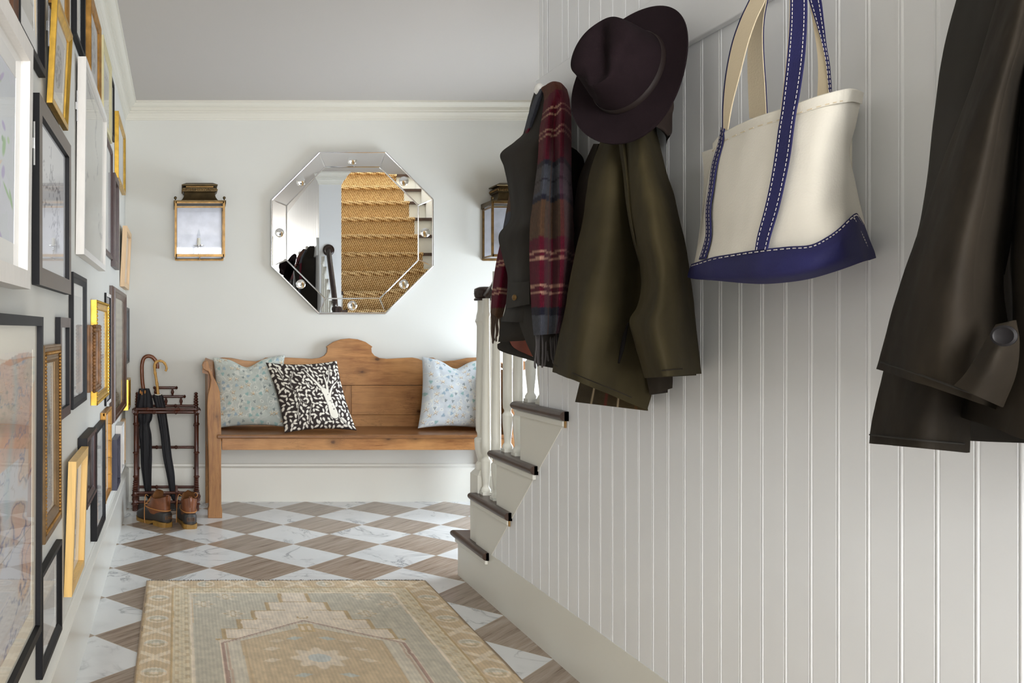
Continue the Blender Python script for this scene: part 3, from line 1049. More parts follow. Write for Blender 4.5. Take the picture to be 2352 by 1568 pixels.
picture('pale ash box frame farthest along the upper row', 0.314, 4.93, 5.386, 1.315, 1.659, 0.028, 0.012, 'box', M['f_ash'], None, 0, 'plain', 0.016, 19)
picture('tall narrow black frame in the middle row, pale print', 0.326, 2.669, 3.061, 0.824, 1.248, 0.030, 0.007, 'bevel', B_, mw_, 0.04, 'plain', 0, 20)
picture('small black and brown frame behind the beaded gold one', 0.325, 2.376, 2.595, 0.821, 1.1045, 0.028, 0.007, 'flat', B_, None, 0, 'plain', 0, 21, face=M['f_maroon'])
f17 = picture('bright gold ornate frame behind the carved brown frame', 0.316, 3.326, 3.884, 0.781, 1.184, 0.036, 0.010, 'scoop', G_, None, 0, 'plain', 0, 22)
f18 = picture('small deep carved brown frame in front of the bright gold one', 0.3006, 3.09, 3.31, 0.846, 1.087, 0.042, 0.016, 'step', M['f_carved'], None, 0, 'dark', 0, 23)
f19 = picture('tall gold frame with a beaded rim beside the large map', 0.320, 2.077, 2.370, 0.557, 1.0316, 0.046, 0.012, 'bead', M['f_bronze'], mc_, 0.012, 'engraving', -0.002, 24)
picture('very large thin black frame with an old map, nearest the camera', 0.305, 0.98, 1.924, 0.404, 1.098, 0.020, 0.007, 'flat', B_, mc_, 0.052, 'map', 0.004, 25)
picture('deep pale maple box frame low beside the tall beaded gold frame', 0.316, 2.547, 2.885, 0.288, 0.684, 0.026, 0.014, 'box', M['f_maple'], mw_, 0.03, 'sketch', 0.0135, 26)
picture('lowest black frame resting above the skirting under the map', 0.3235, 2.054, 2.40, 0.244, 0.4934, 0.026, 0.008, 'bevel', B_, mw_, 0.03, 'plain', 0, 27)
picture('square black and brown box frame behind the maple frame', 0.308, 2.904, 3.234, 0.469, 0.708, 0.030, 0.012, 'bevel', B_, None, 0, 'dark', 0, 28, face=M['f_maroon'])
picture('tall thin black frame low down with a small grey sketch', 0.3155, 3.321, 3.71, 0.262, 0.686, 0.024, 0.008, 'bevel', B_, mw_, 0.05, 'sketch', 0, 29)
f25 = picture('slim gilt bamboo frame between two dark frames, low down', 0.322, 3.725, 4.043, 0.324, 0.714, 0.014, 0.006, 'flat', OG, mw_, 0.03, 'sketch', 0, 30)
picture('large walnut frame holding a faded sepia sheet', 0.311, 4.211, 5.119, 0.613, 1.284, 0.052, 0.014, 'step', M['f_walnut'], None, 0, 'sepia', 0, 31, face=None)
picture('slim white-faced frame half hidden behind the walnut frame', 0.330, 3.925, 4.19, 0.725, 1.237, 0.016, 0.005, 'flat', B_, None, 0, 'plain', 0, 32, face=W_)
picture('dark carved frame beyond the walnut one, by the corner', 0.312, 5.14, 5.412, 0.867, 1.203, 0.03, 0.010, 'scoop', M['f_grey'], None, 0, 'dark', 0, 33)
picture('small gold frame above the umbrella stand, by the corner', 0.304, 5.15, 5.40, 0.593, 0.773, 0.022, 0.012, 'bevel', G_, None, 0, 'plain', 0, 34)
picture('small white frame with a blue seaside photo, low by the corner', 0.3045, 4.579, 4.784, 0.317, 0.566, 0.016, 0.008, 'box', W_, None, 0, 'photo', 0, 35)
picture('pale pink frame last along the bottom row behind the umbrella stand', 0.318, 4.80, 5.12, 0.293, 0.549, 0.022, 0.008, 'bevel', M['f_ash'], None, 0, 'plain', 0, 36)
picture('small navy blue box frame low beside the white seaside photo', 0.311, 4.319, 4.57, 0.272, 0.5237, 0.026, 0.010, 'box', M['f_navy'], None, 0, 'dark', 0, 37)
picture('small white frame just left of the navy box frame', 0.333, 4.06, 4.20, 0.32, 0.605, 0.016, 0.004, 'flat', B_, None, 0, 'plain', 0, 38, face=W_)


def bead_row(root, name, m, a, y0, y1, z0, z1, r, step, sc=(1, 1, 1)):
    b = MB()
    for (ya, za, yb, zb) in ((y0, z0, y0, z1), (y1, z0, y1, z1), (y0, z0, y1, z0), (y0, z1, y1, z1)):
        L = math.hypot(yb - ya, zb - za)
        k = max(2, int(L / step))
        for i in range(k + 1):
            t = i / k
            b.ball((-a, ya + (yb - ya) * t, za + (zb - za) * t), r, 6, 4, sc)
    b.build(name, m, root, smooth=80)


bead_row(f19, 'rope_beading', M['f_oldgold'], 0.3235, 2.077 + 0.020, 2.370 - 0.020, 0.557 + 0.020, 1.0316 - 0.020, 0.0048, 0.0088)
bead_row(f17, 'carved_rim', G_, 0.318, 3.326 + 0.005, 3.884 - 0.005, 0.781 + 0.005, 1.184 - 0.005, 0.006, 0.014)
bead_row(f18, 'carved_rim', M['f_carved'], 0.304, 3.09 + 0.006, 3.31 - 0.006, 0.846 + 0.006, 1.087 - 0.006, 0.0075, 0.012)
b = MB()
for yy in (3.725 + 0.008, 4.043 - 0.008):
    b.tube([(-0.322, yy, 0.324), (-0.322, yy, 0.714)], 0.007, 8)
    for k in range(1, 5):
        b.ball((-0.322, yy, 0.324 + 0.078 * k), 0.0088, 8, 5, (1, 1, 0.7))
for zz in (0.332, 0.706):
    b.tube([(-0.322, 3.725, zz), (-0.322, 4.043, zz)], 0.007, 8)
b.build('bamboo_edging', OG, f25, smooth=60)

# ------------------------------------------------------------------ octagonal mirror
MX, MZ, MY = 1.0705, 1.672, 5.405
mr = thing('wall_mirror', 'octagonal silver mirror with a mirrored border above the bench', 'mirror', (MX, YB, MZ))
RO, RI = 0.4985, 0.4085


def octo(R, yy, yaw=0.0):
    k = R / math.cos(PI / 8)
    return [Vector((MX + k * math.cos(PI / 8 + i * PI / 4), yy, MZ + k * math.sin(PI / 8 + i * PI / 4))) for i in range(8)]


MYAW = -0.0085


def yawed(p):
    return Vector((p.x, p.y + (p.x - MX) * math.tan(MYAW), p.z))


o_b, o_f = octo(RO, YB - 0.008), octo(RO, MY + 0.004)
b = MB().prism(octo(RO - 0.004, YB - 0.006), (0, MY + 0.012 - YB + 0.006, 0))
b.build('backing', M['chrome'], mr, smooth=0)
b = MB()
po = [yawed(p) for p in octo(RO, MY + 0.006)]
for i in range(8):
    b.tube([po[i], po[(i + 1) % 8]], 0.0075, 8)
pi_ = [yawed(p) for p in octo(RI, MY - 0.001)]
for i in range(8):
    b.tube([pi_[i], pi_[(i + 1) % 8]], 0.0042, 6)
    b.tube([pi_[i], po[i]], 0.005, 6)
b.build('frame', M['chrome'], mr, smooth=50)
gl = MB().add([yawed(p) for p in octo(RI, MY)], [tuple(range(8))]).build('mirror_glass', M['mirror'], mr, smooth=0)
if gl.data.polygons[0].normal.y > 0:
    gl.data.flip_normals()
pin = [yawed(p) for p in octo(RI, MY)]
pout = [yawed(p) for p in octo(RO - 0.004, MY + 0.0004)]
for i in range(8):
    j = (i + 1) % 8
    MB().add([pin[i], pin[j], pout[j], pout[i]], [(0, 1, 2, 3)]).build('bevelled_panel', M['mirror'], mr, smooth=0)
    c = (pin[i] + pin[j] + pout[i] + pout[j]) / 4
    MB().lathe([(0.029, 0), (0.029, 0.002), (0.026, 0.0036), (0.018, 0.0055), (0.008, 0.0066), (0.0005, 0.007)], (c.x, c.y - 0.001, c.z), (0, -1, 0), n=20).build('rosette', M['mirror'], mr, smooth=60)

# ------------------------------------------------------------------ wall lanterns
def lantern(cx, label):
    root = thing('wall_lantern', label, 'lantern', (cx, YB, 1.50), 'brass wall lanterns either side of the mirror')
    hw, yf, z0, z1 = 0.146, 5.275, 1.512, 1.845
    t = 0.0065
    yb = YB - 0.004
    b = MB()
    for x in (cx - hw, cx + hw):
        b.box(x - t, x + t, yf - t, yf + t, z0, z1)
        b.box(x - t * 0.8, x + t * 0.8, yb - 0.012, yb, z0 - 0.010, z1)
        for z in (z0 + t, z1 - t, z1 - 0.030):
            b.box(x - t * 0.7, x + t * 0.7, yf, yb, z - t * 0.7, z + t * 0.7)
    b.box(cx - hw, cx + hw, yf - t, yf + t, z0, z0 + 2.4 * t)
    b.box(cx - hw, cx + hw, yf - t, yf + t, z1 - 0.010, z1)
    b.box(cx - hw, cx + hw, yf - t * 0.6, yf + t * 0.6, z1 - 0.036, z1 - 0.028)
    b.build('cage', M['brass'], root, smooth=0)
    # floor of the lantern: glass in two lights with a centre bar, sloping up to the front
    MB().box(cx - 0.004, cx + 0.004, yf, yb, z0 - 0.006, z0).box(cx - hw, cx + hw, yb - 0.008, yb, z0 - 0.012, z0).build('floor_bar', M['brass'], root, smooth=0)
    for nm, q in (('front_pane', [(cx - hw, yf, z0), (cx + hw, yf, z0), (cx + hw, yf, z1), (cx - hw, yf, z1)]),
                  ('side_pane', [(cx - hw, yf, z0), (cx - hw, yf, z1), (cx - hw, yb, z1), (cx - hw, yb, z0)]),
                  ('side_pane', [(cx + hw, yf, z0), (cx + hw, yb, z0), (cx + hw, yb, z1), (cx + hw, yf, z1)]),
                  ('floor_pane', [(cx - hw, yf, z0), (cx - hw, yb, z0 - 0.003), (cx + hw, yb, z0 - 0.003), (cx + hw, yf, z0)])):
        MB().add(q, [(0, 1, 2, 3)]).build(nm, M['glass_lamp'], root, smooth=0)
    MB().box(cx - hw + 0.008, cx + hw - 0.008, yb - 0.006, yb - 0.001, z0 + 0.004, z1 - 0.01).build('back_plate', M['antique'], root, smooth=0)
    # rim, concave roof, vent band, cap
    b = MB().box(cx - hw - 0.012, cx + hw + 0.012, yf - 0.016, yb, z1, z1 + 0.007)
    for x in (cx - hw - 0.0125, cx + hw + 0.0105):
        b.add([(x, yf - 0.016, z1 + 0.007), (x, yb, z1 + 0.007), (x, yb, z1 - 0.026), (x, yf - 0.016, z1 - 0.010),
               (x + 0.002, yf - 0.016, z1 + 0.007), (x + 0.002, yb, z1 + 0.007), (x + 0.002, yb, z1 - 0.026), (x + 0.002, yf - 0.016, z1 - 0.010)],
              [(0, 1, 2, 3), (4, 5, 6, 7), (0, 1, 5, 4), (2, 3, 7, 6), (1, 2, 6, 5), (3, 0, 4, 7)])
    b.build('rim', M['brass_dark'], root, smooth=0)

    def skirt(prof):
        vs, fs = [], []
        for w2, dpt, z in prof:
            vs += [(cx - w2, yb, z), (cx - w2, yb - dpt, z), (cx + w2, yb - dpt, z), (cx + w2, yb, z)]
        for j in range(len(prof) - 1):
            for i in range(4):
                i2 = (i + 1) % 4
                fs.append((j * 4 + i, j * 4 + i2, (j + 1) * 4 + i2, (j + 1) * 4 + i))
        fs += [(3, 2, 1, 0), tuple((len(prof) - 1) * 4 + i for i in range(4))]
        return MB().add(vs, fs)
    z = z1 + 0.007
    skirt([(0.119, 0.152, z), (0.108, 0.140, z + 0.010), (0.099, 0.129, z + 0.024), (0.094, 0.122, z + 0.040), (0.0915, 0.119, z + 0.056)]).build('roof', M['brass_dark'], root, smooth=35)
    z = z1 + 0.063
    skirt([(0.098, 0.126, z), (0.104, 0.132, z + 0.006), (0.104, 0.132, z + 0.026), (0.098, 0.126, z + 0.031)]).build('vent_band', M['brass_dark'], root, smooth=35)
    bb = MB()
    for k in range(19):
        bb.ball((cx - 0.099 + 0.198 * k / 18, yb - 0.133, z + 0.016), 0.0054, 8, 6, (0.85, 1, 1.3))
    for k in range(12):
        for sx in (-1, 1):
            bb.ball((cx + sx * 0.105, yb - 0.125 + 0.12 * k / 11, z + 0.016), 0.0054, 6, 5, (1, 0.85, 1.3))
    bb.build('beading', M['brass'], root, smooth=80)
    z = z + 0.031
    skirt([(0.084, 0.112, z), (0.084, 0.112, z + 0.012)]).build('neck', M['brass'], root, smooth=0)
    z += 0.012
    skirt([(0.108, 0.138, z - 0.004), (0.110, 0.140, z), (0.110, 0.140, z + 0.003), (0.081, 0.110, z + 0.018)]).build('cap', M['brass_dark'], root, smooth=0)
    for sx in (-1, 1):
        MB().lathe([(0.003, 0), (0.003, 0.006), (0.0075, 0.010), (0.0095, 0.016), (0.0075, 0.022), (0.001, 0.0255)], (cx + sx * (hw + 0.002), yf - 0.004, z1 + 0.007), n=12).build('finial', M['brass_dark'], root, smooth=60)
    cy = 5.365
    c = MB().lathe([(0.003, 0.0), (0.004, 0.03), (0.010, 0.036), (0.004, 0.044), (0.006, 0.055), (0.032, 0.062), (0.033, 0.066), (0.006, 0.068)], (cx - 0.004, cy, z0 + 0.012), n=20)
    c.tube([(cx - 0.004, cy, z0 + 0.02), (cx - 0.004, yb - 0.004, z0 + 0.03)], 0.004, 8)
    c.build('candle_bracket', M['chrome'], root, smooth=50)
    MB().lathe([(0.0105, 0), (0.0105, 0.042)], (cx - 0.004, cy, z0 + 0.080), n=16).build('candle_sleeve', M['candle'], root)
    MB().lathe([(0.006, 0), (0.010, 0.010), (0.0095, 0.022), (0.005, 0.042), (0.001, 0.055)], (cx - 0.004, cy, z0 + 0.122), n=14).build('bulb', M['glass_lamp'], root)
    return root


lantern(0.1212, 'aged brass wall lantern left of the mirror, above the umbrella stand')
lantern(2.040, 'aged brass wall lantern right of the mirror, half hidden behind the vest')

# ------------------------------------------------------------------ pine settle
BX, BY0, BY1 = 1.050, 4.965, 5.405
BL = 0.885
bn = thing('settle_bench', 'long old pine settle bench with shaped crest back against the far wall', 'bench', (BX, 5.2, 0))
half = [(0, 777), (19, 779), (37, 785), (53, 796), (50.5, 799), (51.5, 809), (57.5, 816.5), (69, 822), (87, 824), (117, 822.5), (145, 821), (158, 823.5), (166, 827), (172, 831),
        (178, 826), (187, 821.5), (193, 821.5), (201, 826), (215, 830), (242, 828), (272, 822), (293, 821), (306, 824), (318, 832)]
SC_ = F / 5.375
top = [(dx / SC_, EYE - (y - VY) / SC_) for dx, y in half]
top = [(x, z) for x, z in top] + [(BL - 0.03, 0.86)]
right = [(BX + x, z) for x, z in top]
left = [(BX - x, z) for x, z in top[::-1]][:-1]


def backpt(x, z, y=5.378):
    return (x, y + (z - 0.48) * 0.02, z)


zj = 0.7265
o1 = left + right
MB().prism([backpt(x, z) for x, z in o1 + [(BX + BL - 0.03, zj + 0.001), (BX - BL + 0.03, zj + 0.001)]], (0, 0.024, 0)).build('crest_board', M['pine'], bn, smooth=0, bevel=0.002)
# lower back: two long panels with an upright stile between, and a base rail
for x0, x1 in ((BX - BL + 0.03, BX - 0.070), (BX + 0.011, BX + BL - 0.03)):
    MB().prism([backpt(x0, 0.545), backpt(x1, 0.545), backpt(x1, zj - 0.0015), backpt(x0, zj - 0.0015)], (0, 0.02, 0)).build('back_panel', M['pine'], bn, smooth=0, bevel=0.0015)
MB().prism([backpt(BX - 0.068, 0.545, 5.3765), backpt(BX + 0.009, 0.545, 5.3765), backpt(BX + 0.009, zj - 0.0015, 5.3765), backpt(BX - 0.068, zj - 0.0015, 5.3765)], (0, 0.022, 0)).build('back_stile', M['pine_up'], bn, smooth=0, bevel=0.0015)
MB().box(BX - BL + 0.03, BX + BL - 0.03, 5.378, 5.40, 0.42, 0.5435).build('back_rail', M['pine'], bn, smooth=0, bevel=0.0015)
MB().box(BX - BL + 0.045, BX + BL - 0.045, 4.935, 5.3775, 0.452, 0.475).build('seat', M['pine_seat'], bn, smooth=0, bevel=0.006)
MB().box(BX - BL + 0.075, BX + BL - 0.075, 4.962, 4.986, 0.385, 0.452).build('apron', M['pine'], bn, smooth=0, bevel=0.002)
MB().box(BX - BL + 0.06, BX + BL - 0.06, 5.35, 5.378, 0.385, 0.452).build('rear_apron', M['pine'], bn, smooth=0)
# shaped front posts from the photograph's outline (left end), mirrored for the right end
S = F / 4.965
outl = [(477.5, 1188), (477.5, 1168), (479.5, 1160), (479, 1060), (477.5, 1000), (476, 968), (475.5, 930), (477.5, 905), (482, 888), (484, 872), (482, 860), (478, 852), (472, 850), (466.5, 846), (464, 838), (467, 830), (474, 828), (478.5, 832), (480, 845), (487, 860), (494, 872), (501, 888), (504.5, 900), (506, 930), (507, 960), (508, 1000), (507.5, 1060), (508, 1160), (510, 1168), (510, 1188)]
pts = [((x - VX) / S, EYE - (y - VY) / S) for x, y in outl]
zmin = min(z for x, z in pts)
pts = [(x, max(0.0, (z - zmin))) for x, z in pts]
for sgn, lab in ((1, None), (-1, None)):
    P2 = [(x, z) if sgn > 0 else (2 * BX - x, z) for x, z in pts]
    MB().prism([(x, 4.945, z) for x, z in P2], (0, 0.06, 0)).build('front_post', M['pine_up'], bn, smooth=0, bevel=0.003)
    # arm: a shaped slab running back from the scroll to the crest board
    xa0, xa1 = (0.135, 0.185) if sgn > 0 else (2 * BX - 0.185, 2 * BX - 0.135)
    a = np.array([(5.0045, 0.842), (5.08, 0.850), (5.20, 0.872), (5.30, 0.888), (5.377, 0.892)])
    c = catmull(a, 16)
    vs, fs = [], []
    for i, (y, z) in enumerate(c):
        q = (y - 5.0045) / 0.37
        x0, x1 = (xa0 - 0.006 + 0.03 * q, xa1 + 0.02 * q) if sgn > 0 else (xa0 - 0.02 * q, xa1 + 0.006 - 0.03 * q)
        vs += [(x0, y, z - 0.02), (x1, y, z - 0.034), (x1, y, z - 0.012), (x0, y, z + 0.006)]
    for i in range(15):
        for k in range(4):
            fs.append((i * 4 + k, i * 4 + (k + 1) % 4, i * 4 + 4 + (k + 1) % 4, i * 4 + 4 + k))
    fs += [(3, 2, 1, 0), (60, 61, 62, 63)]
    MB().add(vs, fs).build('arm', M['pine'], bn, smooth=40)
    xs0 = 0.160 if sgn > 0 else 2 * BX - 0.188
    MB().box(xs0, xs0 + 0.028, 5.0055, 5.377, 0.385, 0.83).build('end_panel', M['pine_up'], bn, smooth=0)
    xr = 0.158 if sgn > 0 else 2 * BX - 0.218
    MB().box(xr, xr + 0.06, 5.3775, 5.4035, 0, 0.86).build('rear_post', M['pine_up'], bn, smooth=0, bevel=0.002)


# ------------------------------------------------------------------ cushions
def floral(U, V, seed, blue=0):
    rr = np.random.default_rng(seed)
    base = np.array([190, 198, 192]) if not blue else np.array([206, 213, 218])
    n = fbm(U * 7, V * 7, seed)
    c = np.ones(U.shape + (3,)) * base / 255 + ((n - 0.5) * 0.10)[..., None]

    def put(m, col, a=1.0):
        nonlocal c
        m = (np.clip(m, 0, 1) * a)[..., None]
        c = c * (1 - m) + np.array(col) / 255 * m
    w = np.abs(fbm(U * 5 + 3, V * 5, seed + 2) - 0.5)
    put(1 - w / 0.035, (228, 230, 222), 0.8)
    w = np.abs(fbm(U * 6 + 9, V * 6, seed + 5) - 0.5)
    put(1 - w / 0.02, (238, 238, 230), 0.6)
    K = 10
    for gi in range(K):
        for gj in range(K):
            cu = (gi + 0.5 + rr.uniform(-0.32, 0.32) + (0.5 if gj % 2 else 0)) / K
            cv = (gj + 0.5 + rr.uniform(-0.3, 0.3)) / K
            t = rr.integers(0, 6)
            a = rr.uniform(0, 2 * PI)
            du, dv = U - cu, V - cv
            if abs(cu - 0.5) > 0.55:
                continue
            r = np.hypot(du, dv)
            if t in (0, 1):          # teal or blue trefoil
                col = (140, 178, 178) if rr.random() < 0.6 else (146, 170, 188)
                for q in range(3):
                    x, y = cu + 0.014 * math.cos(a + q * 2.1), cv + 0.014 * math.sin(a + q * 2.1)
                    put(1.6 - np.hypot(U - x, V - y) / 0.012, col, 0.85)
            elif t == 2:             # dark little sprig
                for q in range(3):
                    x, y = cu + 0.012 * math.cos(a + q * 2.1), cv + 0.012 * math.sin(a + q * 2.1)
                    put(1.5 - np.hypot(U - x, V - y) / 0.008, (104, 116, 120), 0.85)
                put((np.abs(du) < 0.0025) * (dv < 0) * (dv > -0.028), (104, 116, 120), 0.8)
            elif t == 3:             # white flower with dark eye
                e = (du * math.cos(a) + dv * math.sin(a)) ** 2 / 0.026 ** 2 + (-du * math.sin(a) + dv * math.cos(a)) ** 2 / 0.017 ** 2
                put(1 - np.abs(e - 1) / 0.5, (240, 240, 232), 0.95)
                put(1.5 - r / 0.004, (120, 100, 104), 0.9)
            else:                    # golden branching stem with white twigs
                for q in range(5):
                    aa = PI / 2 + (q - 2) * 0.42
                    s = du * math.cos(aa) + dv * math.sin(aa)
                    l = -du * math.sin(aa) + dv * math.cos(aa)
                    put((s > 0) * (s < 0.045) * (np.abs(l + 0.004 * np.sin(s * 120)) < 0.0028), (240, 238, 226) if q % 2 else (206, 170, 112), 0.9)
                e = np.abs(np.hypot(du, dv + 0.022) - 0.024)
                put((e < 0.0028) * (dv > -0.018), (150, 116, 80), 0.85)
    return c


def leafy(U, V, seed):
    rr = np.random.default_rng(seed)
    dark, pale = np.array([54, 46, 44]) / 255, np.array([226, 221, 208]) / 255
    m = np.zeros(U.shape)
    halo = np.zeros(U.shape)

    def stroke(p, w0, w1, wob=0.0):
        P = catmull(np.array(p, float), 26)
        for i in range(len(P)):
            w = w0 + (w1 - w0) * i / (len(P) - 1)
            r = np.hypot(U - P[i, 0], V - P[i, 1])
            np.maximum(m, np.clip((w - r) / 0.003 + 0.5, 0, 1), out=m)
            np.maximum(halo, np.clip((w + 0.009 - r) / 0.002, 0, 1), out=halo)
    K = 17
    for gi in range(K):
        for gj in range(K):
            cu, cv = (gi + 0.5 + rr.uniform(-0.3, 0.3)) / K, (gj + 0.5 + rr.uniform(-0.3, 0.3)) / K
            a = rr.uniform(0, PI)
            du, dv = U - cu, V - cv
            s, l = du * math.cos(a) + dv * math.sin(a), -du * math.sin(a) + dv * math.cos(a)
            L, Wd = rr.uniform(0.028, 0.041), rr.uniform(0.0125, 0.0175)
            h = np.clip(1 - (s / L) ** 2, 0, 1) * Wd * (1 + 0.35 * s / L)
            np.maximum(m, np.clip((h - np.abs(l)) / 0.0035 + 0.3, 0, 1) * (np.abs(s) < L), out=m)
    # clear ground round the trunk, then the trunk and branches
    lm, m = m, np.zeros(U.shape)
    stroke([(0.72, 0.20), (0.71, 0.34), (0.69, 0.48), (0.66, 0.56)], 0.060, 0.042)
    stroke([(0.67, 0.54), (0.60, 0.66), (0.52, 0.78), (0.46, 0.90)], 0.024, 0.008)
    stroke([(0.70, 0.50), (0.73, 0.64), (0.72, 0.80)], 0.022, 0.007)
    stroke([(0.72, 0.46), (0.80, 0.60), (0.92, 0.70)], 0.018, 0.006)
    stroke([(0.72, 0.62), (0.80, 0.78), (0.84, 0.92)], 0.010, 0.005)
    for p in ([(0.34, 0.10), (0.38, 0.25), (0.42, 0.36)], [(0.24, 0.80), (0.20, 0.62), (0.27, 0.46), (0.34, 0.36)], [(0.10, 0.92), (0.13, 0.75)], [(0.50, 0.62), (0.42, 0.70)], [(0.30, 0.86), (0.25, 0.76)], [(0.20, 0.16), (0.22, 0.32), (0.30, 0.44)], [(0.78, 0.16), (0.88, 0.06)]):
        stroke(p, 0.006, 0.004)
    m = np.maximum(m, lm * (1 - halo))
    holes = (fbm(U * 40, V * 40, 3) > 0.66) * (np.abs(U - 0.71) < 0.06) * (V < 0.5) * (V > 0.22)
    m = m * (1 - holes)
    return dark * (1 - m[..., None]) + pale * m[..., None]


def cushion(label, cfun, base, w, h, T, tilt, yaw, roll, shear=0.0, seed=0, dent=0.0, fold=None):
    """soft square cushion; base = centre of its lower edge"""
    N = 150
    u = np.linspace(-1, 1, N)
    U, V = np.meshgrid(u, u)
    pinx = 1 - 0.085 * (1 - V ** 2)
    pinz = 1 - 0.085 * (1 - U ** 2)
    x = U * w / 2 * pinx
    z = V * h / 2 * pinz
    z = z - dent * np.exp(-((U + 0.05) / 0.34) ** 2) * np.clip(V, 0, 1) ** 2
    th = T / 2 * (np.clip(1 - U ** 2, 0, 1) ** 0.42) * (np.clip(1 - V ** 2, 0, 1) ** 0.42)
    th = th * (0.94 + 0.12 * fbm(U * 1.6 + 5, V * 1.6, seed, 2))
    wr = (fbm(U * 3.5 + seed, V * 3.5, seed + 4, 3) - 0.5) * 0.012 * np.clip(1 - np.maximum(np.abs(U), np.abs(V)) ** 6, 0, 1)
    if fold:
        fu, fv, fl = fold
        wr = wr - 0.012 * np.exp(-((V - fv) / 0.05) ** 2) * np.exp(-((U - fu) / fl) ** 2)
    x = x + shear * z
    vs = [tuple(p) for p in np.stack([x, -(th + wr), z], -1).reshape(-1, 3)]
    n = N * N
    vs += [tuple(p) for p in np.stack([x, th + 0 * wr + 0.0, z], -1).reshape(-1, 3)]
    fs = grid_faces(N, N) + [f[::-1] for f in grid_faces(N, N, n)]
    rim = [i for i in range(N)] + [N * j + N - 1 for j in range(1, N)] + [N * (N - 1) + i for i in range(N - 2, -1, -1)] + [N * j for j in range(N - 2, 0, -1)]
    for k in range(len(rim)):
        a, b2 = rim[k], rim[(k + 1) % len(rim)]
        fs.append((b2, a, a + n, b2 + n))
    o = MB().add(vs, fs).build('cushion', M['attr_cloth'], None, smooth=60)
    col = cfun((U + 1) / 2, (V + 1) / 2).reshape(-1, 3)
    set_col(o.data, np.vstack([col, col]))
    me = o.data
    R = Matrix.Rotation(yaw, 4, 'Z') @ Matrix.Rotation(-tilt, 4, 'X') @ Matrix.Rotation(roll, 4, 'Y')
    me.transform(R @ Matrix.Translation((0, 0, h / 2)))
    lo = min(v.co.z for v in me.vertices)
    me.transform(Matrix.Translation((0, 0, -lo)))
    o.location = base
    tag(o, label, 'cushion', 'cushions on the settle')
    return o


cushion('grey-green floral cushion at the left end of the bench', lambda u, v: floral(u, v, 21), (0.420, 5.185, 0.4755), 0.435, 0.435, 0.155, 0.20, -0.10, -0.04, 0.03, 3, 0.05, (-0.75, -0.62, 0.3))
cushion('black and white leaf-print cushion, second from the left', lambda u, v: leafy(u, v, 8), (0.775, 5.035, 0.4755), 0.430, 0.415, 0.150, 0.22, 0.12, -0.02, -0.20, 5, 0.0)
cushion('pale blue floral cushion half hidden by the newel post', lambda u, v: floral(u, v, 33, 1), (1.640, 5.155, 0.4755), 0.430, 0.43, 0.150, 0.20, 0.08, 0.03, 0.10, 9, 0.05, (-0.9, 0.1, 0.25))


# ------------------------------------------------------------------ umbrella stand
def bamboo(b, p0, p1, r, nodes):
    p0, p1 = Vector(p0), Vector(p1)
    L = (p1 - p0).length
    prof = [(r, 0)]
    for t in nodes:
        z = L * t
        prof += [(r, z - 0.010), (r * 1.12, z - 0.006), (r * 1.45, z - 0.002), (r * 1.45, z + 0.002), (r * 1.12, z + 0.006), (r, z + 0.010)]
    prof.append((r, L))
    b.lathe(prof, p0, p1 - p0, n=12)
    return b


def spiral_finial(b, c, h, r):
    prof = []
    k = 5
    for i in range(k):
        z = h * i / k
        rr = r * (1 - 0.35 * i / k)
        prof += [(rr * 0.65, z), (rr, z + h / k * 0.35), (rr, z + h / k * 0.6), (rr * 0.65, z + h / k * 0.95)]
    prof.append((0.001, h))
    b.lathe(prof, c, n=12)


us = thing('umbrella_stand', 'dark bamboo-style umbrella stand in the left corner', 'umbrella stand', (-0.083, 5.25, 0))
ux0, ux1, yf, ybk = -0.262, 0.100, 5.15, 5.375
for x in (ux0, ux1):
    b = MB()
    bamboo(b, (x, ybk, 0.0), (x, ybk, 0.60), 0.0125, (0.10, 0.36, 0.57, 0.80, 0.95))
    spiral_finial(b, (x, ybk, 0.60), 0.085, 0.016)
    b.build('rear_post', M['bamboo_dark'], us, smooth=50)
    b = MB()
    bamboo(b, (x, yf + 0.04, 0.10), (x, yf + 0.04, 0.575), 0.0125, (0.2, 0.5, 0.86))
    b.ball((x, yf + 0.025, 0.580), 0.019, 14, 10)
    b.build('front_post', M['bamboo_dark'], us, smooth=50)
    b = MB()
    bamboo(b, (x - 0.002, yf, 0.0), (x - 0.002, yf, 0.115), 0.0165, (0.35, 0.8))
    spiral_finial(b, (x - 0.002, yf, 0.115), 0.065, 0.018)
    b.build('front_leg', M['bamboo_dark'], us, smooth=50)
    b = MB()
    for z in (0.585, 0.065):
        xo = x - 0.014 if x < 0 else x + 0.014
        bamboo(b, (xo, yf, z), (xo, ybk, z), 0.009, (0.5,))
    b.build('side_rail', M['bamboo_dark'], us, smooth=50)
for y, z, r, nd in ((yf + 0.03, 0.580, 0.0095, (0.3, 0.66)), (yf + 0.03, 0.598, 0.008, (0.2, 0.7)), (ybk, 0.600, 0.0085, (0.35, 0.65)), (ybk, 0.345, 0.0085, (0.33, 0.66)), (ybk, 0.10, 0.0085, (0.33, 0.66)),
                    (yf, 0.106, 0.0085, (0.3, 0.7)), (yf, 0.052, 0.0085, (0.3, 0.7)), (ybk, 0.05, 0.0085, (0.4,))):
    bamboo(MB(), (ux0, y, z), (ux1, y, z), r, nd).build('rail', M['bamboo_dark'], us, smooth=50)
b = bamboo(MB(), (-0.020, yf, 0.020), (-0.020, yf, 0.150), 0.008, (0.3, 0.7))
b.build('tray_spindle', M['bamboo_dark'], us, smooth=50)
b = bamboo(MB(), (-0.160, yf, 0.020), (-0.160, yf, 0.120), 0.008, (0.5,))
b.build('tray_spindle', M['bamboo_dark'], us, smooth=50)
MB().box(ux0, ux1, yf, ybk, 0.004, 0.009).build('drip_tray', M['black_metal'], us, smooth=0)
